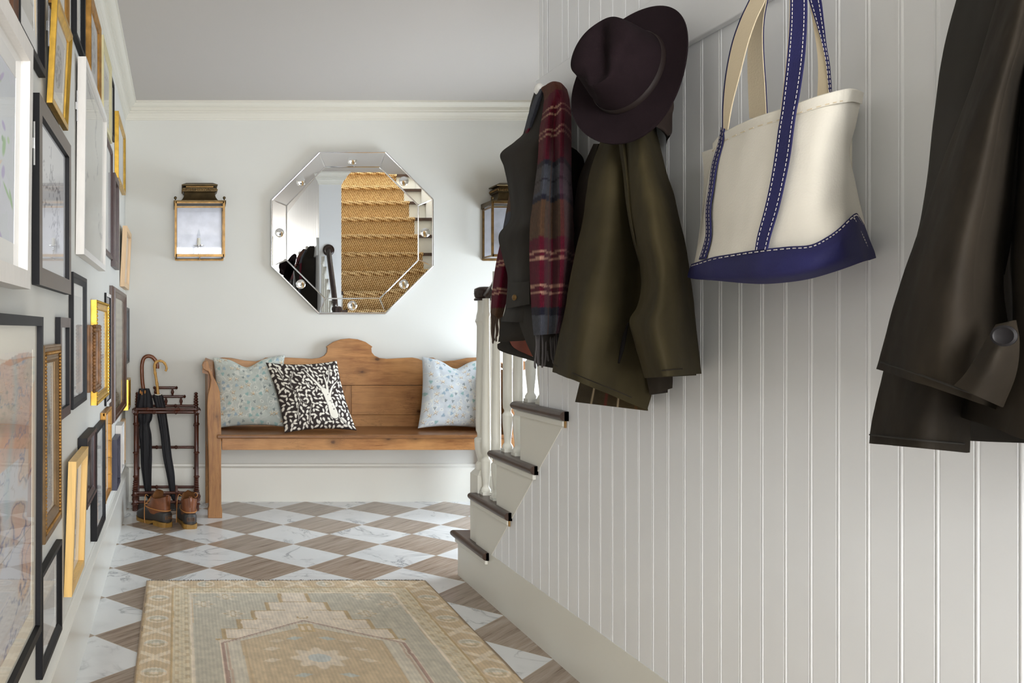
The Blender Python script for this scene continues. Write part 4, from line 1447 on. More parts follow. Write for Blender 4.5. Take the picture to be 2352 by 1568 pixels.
# stepped gallery along the back
b = MB()
for x0, x1, z in ((-0.165, -0.012, 0.712), (-0.205, 0.038, 0.658)):
    b.lathe([(0.002, 0), (0.008, 0.003), (0.0115, 0.008), (0.008, 0.013), (0.0085, 0.02), (0.0085, x1 - x0 - 0.02), (0.008, x1 - x0 - 0.013), (0.0115, x1 - x0 - 0.008), (0.008, x1 - x0 - 0.003), (0.002, x1 - x0)], (x0, ybk, z), (1, 0, 0), n=12)
for x, z0, z1 in ((-0.045, 0.658, 0.712), (-0.150, 0.658, 0.712), (-0.085, 0.600, 0.658), (0.008, 0.600, 0.658), (-0.185, 0.600, 0.658)):
    L = z1 - z0
    b.lathe([(0.0045, 0), (0.006, L * 0.25), (0.010, L * 0.45), (0.0105, L * 0.5), (0.010, L * 0.55), (0.006, L * 0.75), (0.0045, L)], (x, ybk, z0), n=10)
b.build('gallery', M['bamboo_dark'], us, smooth=50)


def folds(a, t):
    return 0.16 * math.sin(8 * a + 14 * t)


um = thing('umbrella', 'black umbrella with a thick brown wooden crook handle', 'umbrella', (-0.20, 5.27, 0.04), 'umbrellas in the stand')
P = [at(331, 892, 5.29), at(332.5, 915, 5.29), at(332.5, 935, 5.29), at(332.5, 962, 5.29), at(332, 975, 5.29), at(334, 1000, 5.285), at(336, 1040, 5.285), at(336.5, 1075, 5.285), at(339, 1115, 5.28), at(341, 1135, 5.28), at(342, 1146, 5.28)]
R_ = [0.028, 0.041, 0.044, 0.039, 0.028, 0.034, 0.033, 0.030, 0.021, 0.014, 0.006]
m = 60
PP, RR = catmull(np.array([tuple(p) for p in P]), m), catmull(np.array(R_)[:, None], m)[:, 0]
b = MB()
vs, fs = [], []
n = 32
for i in range(m):
    for k in range(n):
        a = 2 * PI * k / n
        rr = RR[i] * (1 + 0.14 * math.sin(8 * a + i * 0.12))
        vs.append((PP[i, 0] + rr * math.cos(a), PP[i, 1] + 0.75 * rr * math.sin(a), PP[i, 2]))
b.add(vs, grid_faces(m, n, wrap=True) + [tuple(range(n)), tuple((m - 1) * n + k for k in range(n))])
b.build('canopy', M['black_cloth'], um, smooth=60)
b = MB()
for x, y in ((322.5, 899), (333, 899), (326, 902)):
    p = at(x, y, 5.265)
    b.lathe([(0.0045, 0), (0.005, 0.012), (0.0035, 0.02)], (p.x, p.y, p.z - 0.012), n=8)
b.build('rib_tips', M['lace'], um)
hp = [at(x, y, 5.29) for x, y in ((331, 902), (327.5, 880), (326, 855), (326.5, 835), (331, 822), (340, 817.5), (350, 820), (358, 829), (361.5, 838), (361.5, 846))]
hp = [tuple(p) for p in catmull(np.array([tuple(p) for p in hp]), 40)]
MB().tube(hp, 0.0118, 14).build('handle', M['crook'], um, smooth=60)
MB().tube([tuple(at(341.5, 1143, 5.28)), tuple(at(343.0, 1157, 5.28))], 0.005, 8).build('ferrule', M['black_metal'], um)

um = thing('umbrella', 'black umbrella with a knobbly pale bamboo handle', 'umbrella', (-0.12, 5.25, 0.04), 'umbrellas in the stand')
P = [at(362.5, 905, 5.23), at(363, 912, 5.23), at(369, 935, 5.23), at(373, 960, 5.23), at(379.5, 1003, 5.23), at(384, 1045, 5.23), at(391.5, 1088, 5.23), at(396, 1125, 5.23), at(399, 1142, 5.23), at(400, 1150, 5.23)]
R_ = [0.022, 0.030, 0.027, 0.026, 0.0255, 0.025, 0.0235, 0.018, 0.014, 0.006]
PP, RR = catmull(np.array([tuple(p) for p in P]), m), catmull(np.array(R_)[:, None], m)[:, 0]
vs = []
for i in range(m):
    for k in range(n):
        a = 2 * PI * k / n
        rr = RR[i] * (1 + 0.11 * math.sin(8 * a + i * 0.10))
        vs.append((PP[i, 0] + rr * math.cos(a), PP[i, 1] + 0.8 * rr * math.sin(a), PP[i, 2]))
MB().add(vs, grid_faces(m, n, wrap=True) + [tuple(range(n)), tuple((m - 1) * n + k for k in range(n))]).build('canopy', M['black_cloth'], um, smooth=60)
hp = [at(x, y, 5.23) for x, y in ((363.5, 908), (361, 885), (358, 866), (355.5, 850), (355, 839), (358, 831.5), (366, 828.5), (375, 831), (381, 839), (382.5, 847), (380, 852))]
hp = catmull(np.array([tuple(p) for p in hp]), 60)
rad = [0.0085 * (1 + 0.32 * max(0, math.cos(i * 0.85)) ** 6) * (1 - 0.25 * i / 60) for i in range(60)]
MB().tube([tuple(p) for p in hp], 0.008, 12, rads=rad).build('handle', M['bamboo_pale'], um, smooth=60)
MB().tube([tuple(at(399.8, 1147, 5.23)), tuple(at(401.2, 1158, 5.23))], 0.0045, 8).build('ferrule', M['black_metal'], um)
b = MB()
for k in range(7):
    p = at(356.5 + k * 2.2, 907 - 1.2 * abs(k - 3) * 0.4, 5.205)
    b.ball(p, 0.0032, 8, 6)
b.build('rib_tips', M['candle'], um)


# ------------------------------------------------------------------ boots
def boot(label, loc, rot):
    root = thing('duck_boot', label, 'boot', loc, 'pair of duck boots by the umbrella stand')
    L = 0.285
    n = 40

    def halfw(t):
        return np.interp(t, [0, 0.04, 0.12, 0.3, 0.5, 0.7, 0.85, 0.95, 1.0], [0.020, 0.032, 0.038, 0.038, 0.041, 0.050, 0.047, 0.033, 0.016])

    def ztop(t):
        return np.interp(t, [0, 0.1, 0.3, 0.5, 0.65, 0.8, 0.92, 1.0], [0.082, 0.086, 0.086, 0.092, 0.086, 0.072, 0.058, 0.034])

    def zbot(t):
        return np.interp(t, [0, 0.28, 0.34, 0.46, 0.6, 0.8, 1.0], [0.022, 0.022, 0.018, 0.013, 0.010, 0.011, 0.020])
    m = 44
    vs = []
    for j in range(m):
        t = j / (m - 1)
        t = 0.5 - 0.5 * math.cos(PI * t)
        hw, zt, zb = halfw(t), ztop(t), zbot(t)
        for k in range(n):
            a = 2 * PI * k / n
            ca, sa = math.cos(a), math.sin(a)
            ex = 0.55
            xx = hw * np.sign(ca) * abs(ca) ** ex
            zz = (zt + zb) / 2 + (zt - zb) / 2 * np.sign(sa) * abs(sa) ** (0.75 if sa > 0 else 0.4)
            vs.append((xx, t * L, zz))
    fs = grid_faces(m, n, wrap=True) + [tuple(range(n)), tuple((m - 1) * n + k for k in range(n))]
    X = Matrix.Translation(loc) @ Matrix.Rotation(rot, 4, 'Z') @ Matrix.Translation((0, -0.03, 0))
    rb = MB().add(vs, fs).build('rubber_shell', M['rubber'], root, smooth=60, xf=X)
    # gum sole with a separate heel block
    b = MB()

    def slab(t0, t1, z0, z1, grow):
        ts = np.linspace(t0, t1, 20)
        q0 = [(halfw(t) * 1.02 + grow, t * L) for t in ts]
        ring = [(x, y) for x, y in q0] + [(-x, y) for x, y in q0[::-1]]
        b.prism([(x, y, z0) for x, y in ring], (0, 0, z1 - z0))
    slab(0.0, 0.33, 0.0, 0.026, 0.001)
    ts = np.linspace(0.33, 1.0, 24)
    vs = []
    for t in ts:
        hw, z0 = halfw(t) * 1.03 + 0.001, (0.0 if t > 0.46 else (0.46 - t) / 0.13 * 0.014) + (0.010 * max(0, (t - 0.85) / 0.15) ** 2)
        vs += [(-hw, t * L, z0), (hw, t * L, z0), (hw, t * L, zbot(t) + 0.006), (-hw, t * L, zbot(t) + 0.006)]
    fs = []
    for i in range(23):
        for k in range(4):
            fs.append((i * 4 + k, i * 4 + (k + 1) % 4, i * 4 + 4 + (k + 1) % 4, i * 4 + 4 + k))
    fs += [(0, 1, 2, 3), (92, 93, 94, 95)]
    b.add(vs, fs)
    b.build('sole', M['gum'], root, smooth=40, xf=X)
    # leather shaft: rings from the shell up to the open collar
    lv = [(0.060, 0.118, 0.112, 0.0395), (0.085, 0.105, 0.100, 0.0400), (0.105, 0.092, 0.086, 0.0405), (0.125, 0.082, 0.075, 0.0415), (0.145, 0.076, 0.069, 0.0425), (0.158, 0.073, 0.066, 0.0435)]
    vs = []
    nn = 36
    rings = [(z, c, a, w, 0) for z, c, a, w in lv] + [(0.158, 0.073, 0.062, 0.0395, 1), (0.130, 0.080, 0.064, 0.037, 1), (0.09, 0.09, 0.062, 0.034, 1)]
    for z, c, a, w, inn in rings:
        for k in range(nn):
            t = 2 * PI * k / nn
            y = c + a * math.sin(t)
            zz = z + 0.016 * max(0, -math.sin(t)) * (z > 0.12) * 0.6 - 0.010 * abs(math.cos(t)) * (z > 0.12)
            vs.append((w * np.sign(math.cos(t)) * abs(math.cos(t)) ** 0.8, y, zz))
    fs = grid_faces(len(rings), nn, wrap=True)
    sh = MB().add(vs, fs).build('leather_shaft', [M['leather'], M['leather_in']], root, smooth=60, xf=X)
    ncut = 5 * nn
    for i, p in enumerate(sh.data.polygons):
        if i >= 6 * nn:
            p.material_index = 1
    # tongue standing up behind the laces
    vs = []
    for j in range(10):
        t = j / 9
        for k in range(9):
            u = k / 8 - 0.5
            w = 0.070 * (1 if t < 0.7 else math.sqrt(max(0.02, 1 - ((t - 0.7) / 0.31) ** 2)))
            vs.append((u * w, 0.150 - 0.035 * t - 0.10 * u * u, 0.105 + 0.085 * t))
    MB().add(vs, grid_faces(10, 9)).build('tongue', M['leather_in'], root, smooth=60, xf=X)
    # stitched band where leather meets rubber
    b = MB()
    pts = []
    for k in range(40):
        t = 2 * PI * k / 40
        pts.append((0.0425 * np.sign(math.cos(t)) * abs(math.cos(t)) ** 0.75, 0.108 + 0.106 * math.sin(t), 0.0885 + 0.006 * max(0, math.sin(t))))
    b.tube(pts + [pts[0]], 0.0028, 6)
    b.build('stitched_seam', M['lace'], root, smooth=60, xf=X)
    # laces
    b = MB()
    for k in range(4):
        z = 0.105 + 0.013 * k
        y = 0.196 - 0.014 * k
        b.tube([(-0.026, y - 0.012, z), (0, y, z + 0.006), (0.026, y - 0.012, z + 0.010)], 0.0022, 6)
    hang = catmull(np.array([(-0.030, 0.155, 0.150), (-0.044, 0.158, 0.158), (-0.054, 0.152, 0.135), (-0.058, 0.150, 0.09), (-0.060, 0.148, 0.035), (-0.062, 0.140, 0.006)]), 24)
    b.tube([tuple(p) for p in hang], 0.0022, 6)
    loop = catmull(np.array([(0.026, 0.150, 0.150), (0.046, 0.150, 0.168), (0.056, 0.140, 0.160), (0.050, 0.138, 0.145), (0.034, 0.148, 0.146)]), 20)
    b.tube([tuple(p) for p in loop], 0.0022, 6)
    b.build('lace', M['lace'], root, smooth=60, xf=X)
    b = MB().tube([(0, 0.003, 0.118), (0, -0.008, 0.145), (0, -0.006, 0.168), (0, 0.008, 0.172), (0, 0.014, 0.160)], 0.010, 8, flat=0.25)
    b.build('pull_tab', M['leather'], root, smooth=60, xf=X)
    # raised heel badge: a thin border and two short lines of lettering
    bd = MB()
    for (x0, x1, z0, z1) in ((-0.021, 0.021, 0.060, 0.0614), (-0.021, 0.021, 0.0436, 0.045), (-0.021, -0.0196, 0.0436, 0.0614), (0.0196, 0.021, 0.0436, 0.0614)):
        bd.box(x0, x1, -0.0022, 0.004, z0, z1)
    bg = bd.build('heel_badge', M['leather_in'], root, smooth=0, xf=X)
    cu = bpy.data.curves.new('heel_lettering', 'FONT')
    cu.body = 'L.L.BEAN'
    cu.size = 0.0098
    cu.align_x = 'CENTER'
    cu.extrude = 0.0006
    t = bpy.data.objects.new('heel_lettering', cu)
    COL.objects.link(t)
    dg = bpy.context.evaluated_depsgraph_get()
    me = bpy.data.meshes.new_from_object(t.evaluated_get(dg))
    bpy.data.objects.remove(t)
    me.transform(Matrix.Translation(-Vector(loc)) @ X @ Matrix.Translation((0, -0.0016, 0.0488)) @ Matrix.Rotation(PI / 2, 4, 'X'))
    link('heel_lettering', me, M['leather_in'], bg, 0)
    return root


boot('left duck boot with toe turned left and a trailing lace', (-0.078, 4.742, 0.0), 0.62)
boot('right duck boot seen from the heel, beside the bench leg', (0.055, 4.700, 0.0), 0.12)


# ------------------------------------------------------------------ rug
def rug():
    x0, x1, yt, yb = -0.1405, 1.0455, 3.702, 1.55
    W, L = x1 - x0, yt - yb
    nu, nv = 300, 540
    U, V = np.meshgrid(np.linspace(0, W, nu), np.linspace(0, L, nv))      # V from the far end
    wob = 0.004 * (fbm(U * 6, V * 6, 4) - 0.5)
    u, v = U + wob * 2, V + 0.006 * (fbm(U * 5 + 3, V * 5, 8) - 0.5)
    n1, n2 = fbm(U * 3, V * 3, 1), fbm(U * 60, V * 40, 2, 3)

    def C(r, g, b):
        return np.array([r, g, b]) / 255
    tan, lt, cream, grey, pink, blue, rust = C(205, 181, 145), C(226, 210, 184), C(235, 221, 200), C(198, 190, 170), C(230, 215, 194), C(196, 205, 204), C(150, 108, 94)
    c = np.ones(U.shape + (3,)) * tan

    def put(m, col, a=1.0):
        nonlocal c
        m = (np.clip(m, 0, 1) * a)[..., None]
        c = c * (1 - m) + col * m
    e = np.minimum(np.minimum(u, W - u), np.minimum(v, L - v))
    side = np.minimum(u, W - u) < np.minimum(v, L - v)
    s = np.where(side, v, u)
    # main border motifs: hooked X figures and rosettes alternating
    bw = 0.118
    ph = (s / 0.25) % 1 - 0.5
    q = (e - bw / 2) / (bw / 2)
    put((e < bw) * (np.abs(np.abs(q) - np.abs(ph) * 5.0 + 0.1) < 0.30) * (np.abs(q) < 0.85), lt, 0.9)
    k2 = ((s / 0.25 + 0.5) % 1 - 0.5) * 0.25
    r2 = np.hypot(k2 / 0.040, (e - bw / 2) / 0.042)
    put((e < bw) * (r2 < 1), cream, 0.65)
    put((e < bw) * (np.abs(r2 - 0.55) < 0.18), C(176, 156, 116), 0.6)
    put((e < bw) * (((s / 0.25) % 1) > 0.5) * (r2 < 0.9), blue, 0.35)
    put((e < bw) * (np.abs(q) > 0.86), C(190, 160, 112), 0.7)
    # guard stripe with running scroll
    g = (e >= bw) * (e < bw + 0.062)
    put(g * 1.0, C(214, 199, 168))
    sw = (e - bw - 0.031) / 0.031 - 0.55 * np.sign(np.sin(s * 2 * PI / 0.06)) * np.clip(np.abs(np.sin(s * 2 * PI / 0.06)) * 3, 0, 1)
    put(g * (np.abs(sw) < 0.22), C(194, 172, 136), 0.8)
    put((np.abs(e - bw - 0.066) < 0.005) * 1.0, cream, 0.9)
    # field
    f0 = bw + 0.072
    fld = e >= f0
    put(fld * 1.0, grey)
    put(fld * np.clip((n1 - 0.45) * 4, 0, 1), C(190, 182, 162), 0.6)
    cx = W / 2
    du = np.abs(u - cx)
    vv = np.minimum(v, L - v)
    half = np.clip(0.055 + 0.060 * np.floor((vv - 0.205) / 0.100), 0.055, 0.318)
    inner = fld * (du < half) * (vv > f0)
    put(inner * 1.0, pink)
    put(fld * (np.abs(du - half) < 0.008) * (vv < 0.72), C(188, 160, 116), 0.9)
    put(fld * (np.abs(((vv - 0.205) / 0.100 + 0.5) % 1 - 0.5) < 0.06) * (du > half - 0.064) * (du < half + 0.004) * (vv > 0.29) * (vv < 0.75), C(192, 164, 120), 0.8)
    # rosettes in the stepped corners
    for px, pv in ((0.27, 0.235), (0.25, 0.44), (0.36, 0.33), (0.42, 0.225)):
        for sx in (-1, 1):
            r = np.hypot((u - cx - sx * px) / 0.040, (vv - pv) / 0.040)
            a = np.arctan2(vv - pv, (u - cx - sx * px))
            put(fld * (1 - inner) * np.clip((1 + 0.35 * np.cos(6 * a) - r) * 4, 0, 1), cream if px < 0.4 else lt, 0.6)
            put(fld * (1 - inner) * (np.abs(r - 0.55 - 0.25 * np.cos(4 * a)) < 0.13), C(188, 164, 122), 0.6)
    # medallion: nested hexagons
    def hexd(hw, v0, v1):
        return np.maximum(du / hw, 0) + 0, v0, v1

    def inhex(hw, apex, sh):
        lim = np.where(vv < apex, -1, np.clip((vv - apex) / (sh - apex), 0, 1) * hw)
        return du - lim
    h1 = inhex(0.310, 0.515, 0.745)
    put(fld * (h1 < 0.0), C(214, 204, 184))
    put(fld * (np.abs(h1 + 0.004) < 0.006), rust, 0.6)
    put(fld * (np.abs(h1 + 0.018) < 0.004), C(184, 146, 122), 0.5)
    h2 = inhex(0.235, 0.585, 0.725)
    put(fld * (h2 < 0.0), C(210, 188, 154))
    put(fld * (np.abs(h2) < 0.007), C(202, 176, 138), 0.8)
    put((np.abs(u - cx) < 0.028) * (np.abs(vv - 0.595) < 0.04), C(204, 176, 130), 0.9)
    put((np.abs(np.abs(u - cx) - 0.012) < 0.006) * (np.abs(vv - 0.60) < 0.022), pink, 0.8)
    put((np.abs(u - cx) < 0.02) * (np.abs(vv - 0.492) < 0.004) + (np.abs(np.abs(u - cx) - 0.017) < 0.004) * (np.abs(vv - 0.486) < 0.012), C(196, 168, 126), 0.9)
    r = np.hypot((u - cx) / 0.085, (vv - 0.88) / 0.085)
    a = np.arctan2(vv - 0.88, u - cx)
    put(np.clip((1 + 0.16 * np.cos(8 * a) - r) * 8, 0, 1), cream, 0.85)
    put((r < 0.42) * 1.0, blue, 0.7)
    for px, pv, col in ((0.055, 0.70, blue), (0.145, 0.80, cream), (0.155, 0.90, cream), (0.07, 1.02, blue), (0.12, 0.725, lt)):
        for sx in (-1, 1):
            t = np.abs((u - cx - sx * px) / 0.034) + np.abs((vv - pv - sx * 0.25 * (u - cx - sx * px)) / 0.020)
            put(fld * np.clip((1 - t) * 5, 0, 1), col, 0.75)
    put((e < 0.007) * 1.0, C(120, 100, 78), 0.7)
    c = c * (1 + (n2 - 0.5)[..., None] * 0.17) + ((n1 - 0.5) * 0.07)[..., None]
    c = c * (1 + 0.035 * np.sin(U * 2 * PI / 0.0125))[..., None]
    z = 0.0075 + 0.0025 * (fbm(U * 2.2, V * 2.2, 6, 2) - 0.4) + 0.0006 * np.sin(U * 2 * PI / 0.0125)
    z[e < 0.012] -= 0.002
    # left and right selvedges wander slightly
    Xw = x0 + U + 0.010 * (fbm(V * 1.7, 0 * V + 2.5, 9, 2) - 0.5) * np.clip((U / W - 0.6) / 0.4, 0, 1) * 2 + 0.004 * (fbm(V * 2, 0 * V, 3, 2) - 0.5)
    Yw = yt - V + 0.006 * (fbm(U * 3, 0 * U, 5, 2) - 0.5) * (V < 0.2)
    vs = np.stack([Xw, Yw, z], -1).reshape(-1, 3)
    n = nu * nv
    bot = vs.copy()
    bot[:, 2] = 0.0006
    rim = [i for i in range(nu)] + [nu * j + nu - 1 for j in range(1, nv)] + [nu * (nv - 1) + i for i in range(nu - 2, -1, -1)] + [nu * j for j in range(nv - 2, 0, -1)]
    vs2 = np.vstack([vs, bot[rim]])
    fs = grid_faces(nv, nu)
    k = len(rim)
    fs += [(rim[i], rim[(i + 1) % k], n + (i + 1) % k, n + i) for i in range(k)]
    root = thing('area_rug', 'faded tan and cream oriental rug with a stepped medallion on the tiles', 'rug', ((x0 + x1) / 2, (yt + yb) / 2, 0))
    o = MB().add([tuple(p) for p in vs2], fs).build('pile', M['attr_rug'], root, smooth=60)
    cc = c.reshape(-1, 3)
    set_col(o.data, np.vstack([cc, cc[rim] * 0.55]))
    rr = random.Random(3)
    b = MB()
    x = x0 + 0.01
    while x < x1 - 0.01:
        y = yt + 0.002
        dense = 1 if x > x0 + 0.6 * W else 0.45
        if rr.random() < dense:
            dx = rr.uniform(-0.004, 0.004)
            L2 = rr.uniform(0.004, 0.014)
            b.tube([(x, y - 0.004, 0.004), (x + dx * 0.5, y + L2 * 0.6, 0.005), (x + dx, y + L2, 0.0018)], 0.0011, 4)
        x += 0.0042
    fr = b.build('fringe', M['cord'], root, smooth=0)
    fr['kind'] = 'stuff'
    return root


rug()

# ------------------------------------------------------------------ peg rail
PEGY = [2.742, 2.19, 1.64, 1.09, 0.54]
prl = thing('peg_rail', 'white painted peg rail along the beadboard wall carrying the coats', 'peg rail', (XR, 1.5, 1.744))
MB().box(1.194, XR - 0.0005, -0.6, 2.922, 1.744, 1.905).build('board', M['board'], prl, smooth=0, bevel=0.003)
peg0 = None
for y in PEGY:
    if peg0 is None:
        peg0 = MB().lathe([(0.016, 0), (0.016, 0.004), (0.0105, 0.008), (0.0095, 0.030), (0.0100, 0.044), (0.0125, 0.052), (0.0175, 0.058), (0.0185, 0.064), (0.0165, 0.071), (0.010, 0.076), (0.001, 0.078)],
                          (1.1945, y, 1.824), (-1, 0, 0.06), n=20).build('peg', M['peg'], prl, smooth=60)
    else:
        c = peg0.copy()
        COL.objects.link(c)
        c.location = (0, y - PEGY[0], 0)

# ------------------------------------------------------------------ hanging cloth
WX = 1.205


def wallx(h):
    return 1.190 if h > 1.735 else 1.211


def net(rows, nu, nv):
    R = np.array([catmull(np.array(row, float), nu) for row in rows])
    out = np.zeros((nv, nu, 3))
    for i in range(nu):
        out[:, i, :] = catmull(R[:, i, :], nv)
    x, y, X = out[..., 0], out[..., 1], WX - out[..., 2]
    Y = F * X / (x - VX)
    return np.stack([X, Y, EYE - (y - VY) * Y / F], -1)


def relief(name, rows, m, parent, nu=40, nv=60, wr=0.010, ws=7.0, far=0.05, seed=0, colfn=None, smooth=50, thick=None, stretch=0.45):
    """draped cloth: a control net of (pixel x, pixel y, distance off the wall) points becomes a surface hung in the room, its rim turned back to the wall (or given its own thickness)"""
    G = net(rows, nu, nv)
    Y, H = G[..., 1], G[..., 2]
    w = (fbm(Y * ws * 1.7 + seed, H * ws * stretch + seed, seed, 3) - 0.5) * wr + (fbm(Y * ws * 5 + seed, H * ws * 3, seed + 7, 3) - 0.5) * wr * 0.25
    G[..., 0] += w * 0.85
    G[..., 1] += w * 0.4
    for j in range(nv):
        for i in range(nu):
            G[j, i, 0] = min(G[j, i, 0], wallx(G[j, i, 2]) - 0.0015)
    vs = [tuple(p) for p in G.reshape(-1, 3)]
    fs = grid_faces(nv, nu)
    n = nu * nv
    rim = [i for i in range(nu)] + [nu * j + nu - 1 for j in range(1, nv)] + [nu * (nv - 1) + i for i in range(nu - 2, -1, -1)] + [nu * j for j in range(nv - 2, 0, -1)]
    k = len(rim)
    if thick is None:
        for r in rim:
            x, y, h = vs[r]
            left = (r % nu) < 2
            # the cloth edge curls back behind itself to the wall
            xe, ye, he = vs[(r // nu) * nu + nu - 1]
            if r >= n - nu and h > EYE and not left:
                # a hem hung above eye level: its underside rises as it runs back to the wall
                vs.append((wallx(h), max(min(y * wallx(h) / x * 1.012, 1.90), ye * wallx(he) / xe * 1.01), EYE + (h - EYE) * wallx(h) / x * 1.02))
            else:
                vs.append((wallx(h), max(y + far if left else y, ye * wallx(he) / xe * 1.01), h))
        fs += [(rim[i], rim[(i + 1) % k], n + (i + 1) % k, n + i) for i in range(k)]
    else:
        # own thickness: back sheet offset away from the room
        vs += [(x + thick * 0.9, y + thick * 0.44, h) for x, y, h in vs]
        fs += [tuple(a + n for a in f[::-1]) for f in grid_faces(nv, nu)]
        fs += [(rim[i], rim[(i + 1) % k], n + rim[(i + 1) % k], n + rim[i]) for i in range(k)]
    o = MB().add(vs, fs).build(name, m, parent, smooth=smooth)
    if colfn is not None:
        U, V = np.meshgrid(np.linspace(0, 1, nu), np.linspace(0, 1, nv))
        c = colfn(U, V, G).reshape(-1, 3)
        set_col(o.data, np.vstack([c, c[rim] if thick is None else c]))
    return o, G


def lr(xl, yl, xr, yr, ds):
    n = len(ds)
    return [(xl + (xr - xl) * i / (n - 1), yl + (yr - yl) * i / (n - 1), d) for i, d in enumerate(ds)]


# ---- olive waxed coat under the hat
ct = thing('waxed_coat', 'olive green waxed coat hanging under the brown hat', 'coat', tuple(hx(1.15, 1440, 640)), None)
relief('far_sleeve', [lr(1362, 330, 1385, 330, [.08, .09, .06]), lr(1340, 382, 1376, 385, [.10, .12, .08]), lr(1328, 420, 1370, 420, [.11, .14, .10]), lr(1321, 470, 1364, 470, [.11, .14, .11]), lr(1318, 500, 1358, 500, [.11, .14, .12]),
                      lr(1322, 530, 1352, 530, [.11, .14, .12]), lr(1319, 560, 1346, 560, [.11, .14, .13]), lr(1324, 640, 1346, 640, [.11, .13, .13]), lr(1330, 760, 1350, 760, [.10, .12, .12])], M['wax_brown'], ct, 14, 50, 0.012, 8, 0.03, 3, thick=0.008)  # same olive coat; the far sleeve's shade is put in as darker cloth
relief('body', [
    lr(1402, 250, 1500, 245, [.09, .105, .10, .08, .06, .04, .03]),
    lr(1378, 330, 1512, 320, [.115, .130, .115, .105, .07, .05, .03]),
    lr(1358, 390, 1525, 390, [.145, .160, .145, .115, .08, .05, .03]),
    lr(1341, 502, 1535, 500, [.175, .190, .170, .125, .08, .05, .03]),
    lr(1325, 575, 1540, 570, [.195, .212, .190, .135, .08, .05, .03]),
    lr(1307, 662, 1545, 660, [.215, .236, .210, .150, .085, .05, .03]),
    lr(1288, 754, 1535, 765, [.235, .262, .235, .180, .10, .06, .03]),
    lr(1276, 812, 1515, 850, [.245, .276, .255, .205, .14, .08, .04]),
    lr(1270, 854, 1488, 942, [.245, .280, .270, .225, .17, .12, .07])], M['wax_olive'], ct, 60, 90, 0.022, 5, 0.06, 11)
relief('near_sleeve', [
    lr(1432, 262, 1495, 255, [.115, .125, .10, .05]),
    lr(1434, 325, 1511, 305, [.128, .145, .12, .04]),
    lr(1438, 400, 1533, 392, [.140, .165, .13, .03]),
    lr(1444, 460, 1552, 450, [.150, .180, .145, .03]),
    lr(1459, 552, 1575, 545, [.150, .192, .150, .03]),
    lr(1472, 610, 1585, 605, [.145, .195, .155, .03]),
    lr(1474, 660, 1590, 650, [.150, .200, .155, .03]),
    lr(1466, 705, 1597, 700, [.165, .212, .16, .03]),
    lr(1449, 738, 1601, 740, [.185, .225, .165, .03]),
    lr(1460, 790, 1605, 785, [.185, .225, .165, .03]),
    lr(1482, 868, 1610, 858, [.175, .215, .165, .03])], M['wax_olive'], ct, 50, 100, 0.020, 6, 0.02, 23)
relief('placket', [lr(1417, 260, 1434, 258, [.130, .136, .128]), lr(1421, 325, 1436, 322, [.138, .145, .137]), lr(1431, 400, 1444, 398, [.148, .158, .148]), lr(1438, 470, 1451, 468, [.155, .166, .155]), lr(1450, 540, 1462, 540, [.150, .164, .150]), lr(1466, 600, 1473, 600, [.140, .150, .14])],
       M['wax_olive'], ct, 10, 40, 0.003, 6, 0.0, 4, thick=0.003)

def tart_lining(U, V, G):
    base = np.array([58, 48, 30]) / 255
    c = np.ones(U.shape + (3,)) * base + ((fbm(U * 12, V * 8, 5) - 0.5) * 0.06)[..., None]
    for u0, w, col, a in ((0.22, .012, (190, 170, 140), .9), (0.42, .02, (96, 40, 34), .7), (0.60, .012, (190, 170, 140), .8), (0.85, .02, (90, 60, 34), .6)):
        m = (np.abs(U - u0) < w)[..., None] * a
        c = c * (1 - m) + np.array(col) / 255 * m
    return c


relief('plaid_lining', [lr(1338, 850, 1482, 895, [.11, .12, .11, .09, .07]), lr(1330, 885, 1484, 925, [.11, .12, .11, .09, .07]), lr(1321, 923, 1486, 943, [.115, .125, .11, .09, .06])], M['attr_wool'], ct, 50, 20, 0.004, 6, 0.04, 5, colfn=tart_lining, thick=0.004)
relief('back_tail', [lr(1480, 850, 1545, 850, [.08, .06, .03]), lr(1488, 880, 1546, 872, [.08, .06, .03]), lr(1493, 907, 1545, 891, [.08, .06, .03])], M['wax_brown'], ct, 14, 16, 0.006, 8, 0.0, 8)
# pocket slit: a slanting black strip that paints the shade inside the opening
b = MB().tube([tuple(hx(WX - .190, 1442, 742)), tuple(hx(WX - .208, 1434, 775)), tuple(hx(WX - .218, 1428, 805)), tuple(hx(WX - .230, 1421, 834))], 0.005, 8, rads=[.002, .0045, .0045, .002])
b.build('pocket_slit_shade', M['vest_black'], ct, smooth=60)


def hem_seam(pts, up, parent, m):
    """a turned hem shows as one fine ridge a finger's width above the edge"""
    P = [tuple(hx(WX - d - 0.004, x, y - up)) for x, y, d in catmull(np.array(pts, float), 40)]
    MB().tube(P, 0.0014, 5).build('hem_seam', m, parent, smooth=60)


hem_seam([(1272, 854, .245), (1312, 871, .272), (1343, 884, .280), (1380, 899, .270), (1415, 913, .225), (1450, 928, .170)], 16, ct, M['wax_brown'])
hem_seam([(1484, 868, .175), (1525, 864, .215), (1567, 861, .165)], 14, ct, M['wax_brown'])
relief('collar', [lr(1430, 60, 1490, 55, [.05, .07, .05, .03]), lr(1420, 150, 1535, 145, [.08, .10, .08, .03]), lr(1412, 240, 1548, 235, [.085, .10, .07, .03]), lr(1480, 275, 1545, 265, [.09, .075, .055, .03]), lr(1522, 300, 1544, 300, [.06, .055, .045, .03]), lr(1534, 312, 1541, 310, [.05, .045, .04, .03])], M['cord'], ct, 24, 40, 0.004, 8, 0.0, 6)

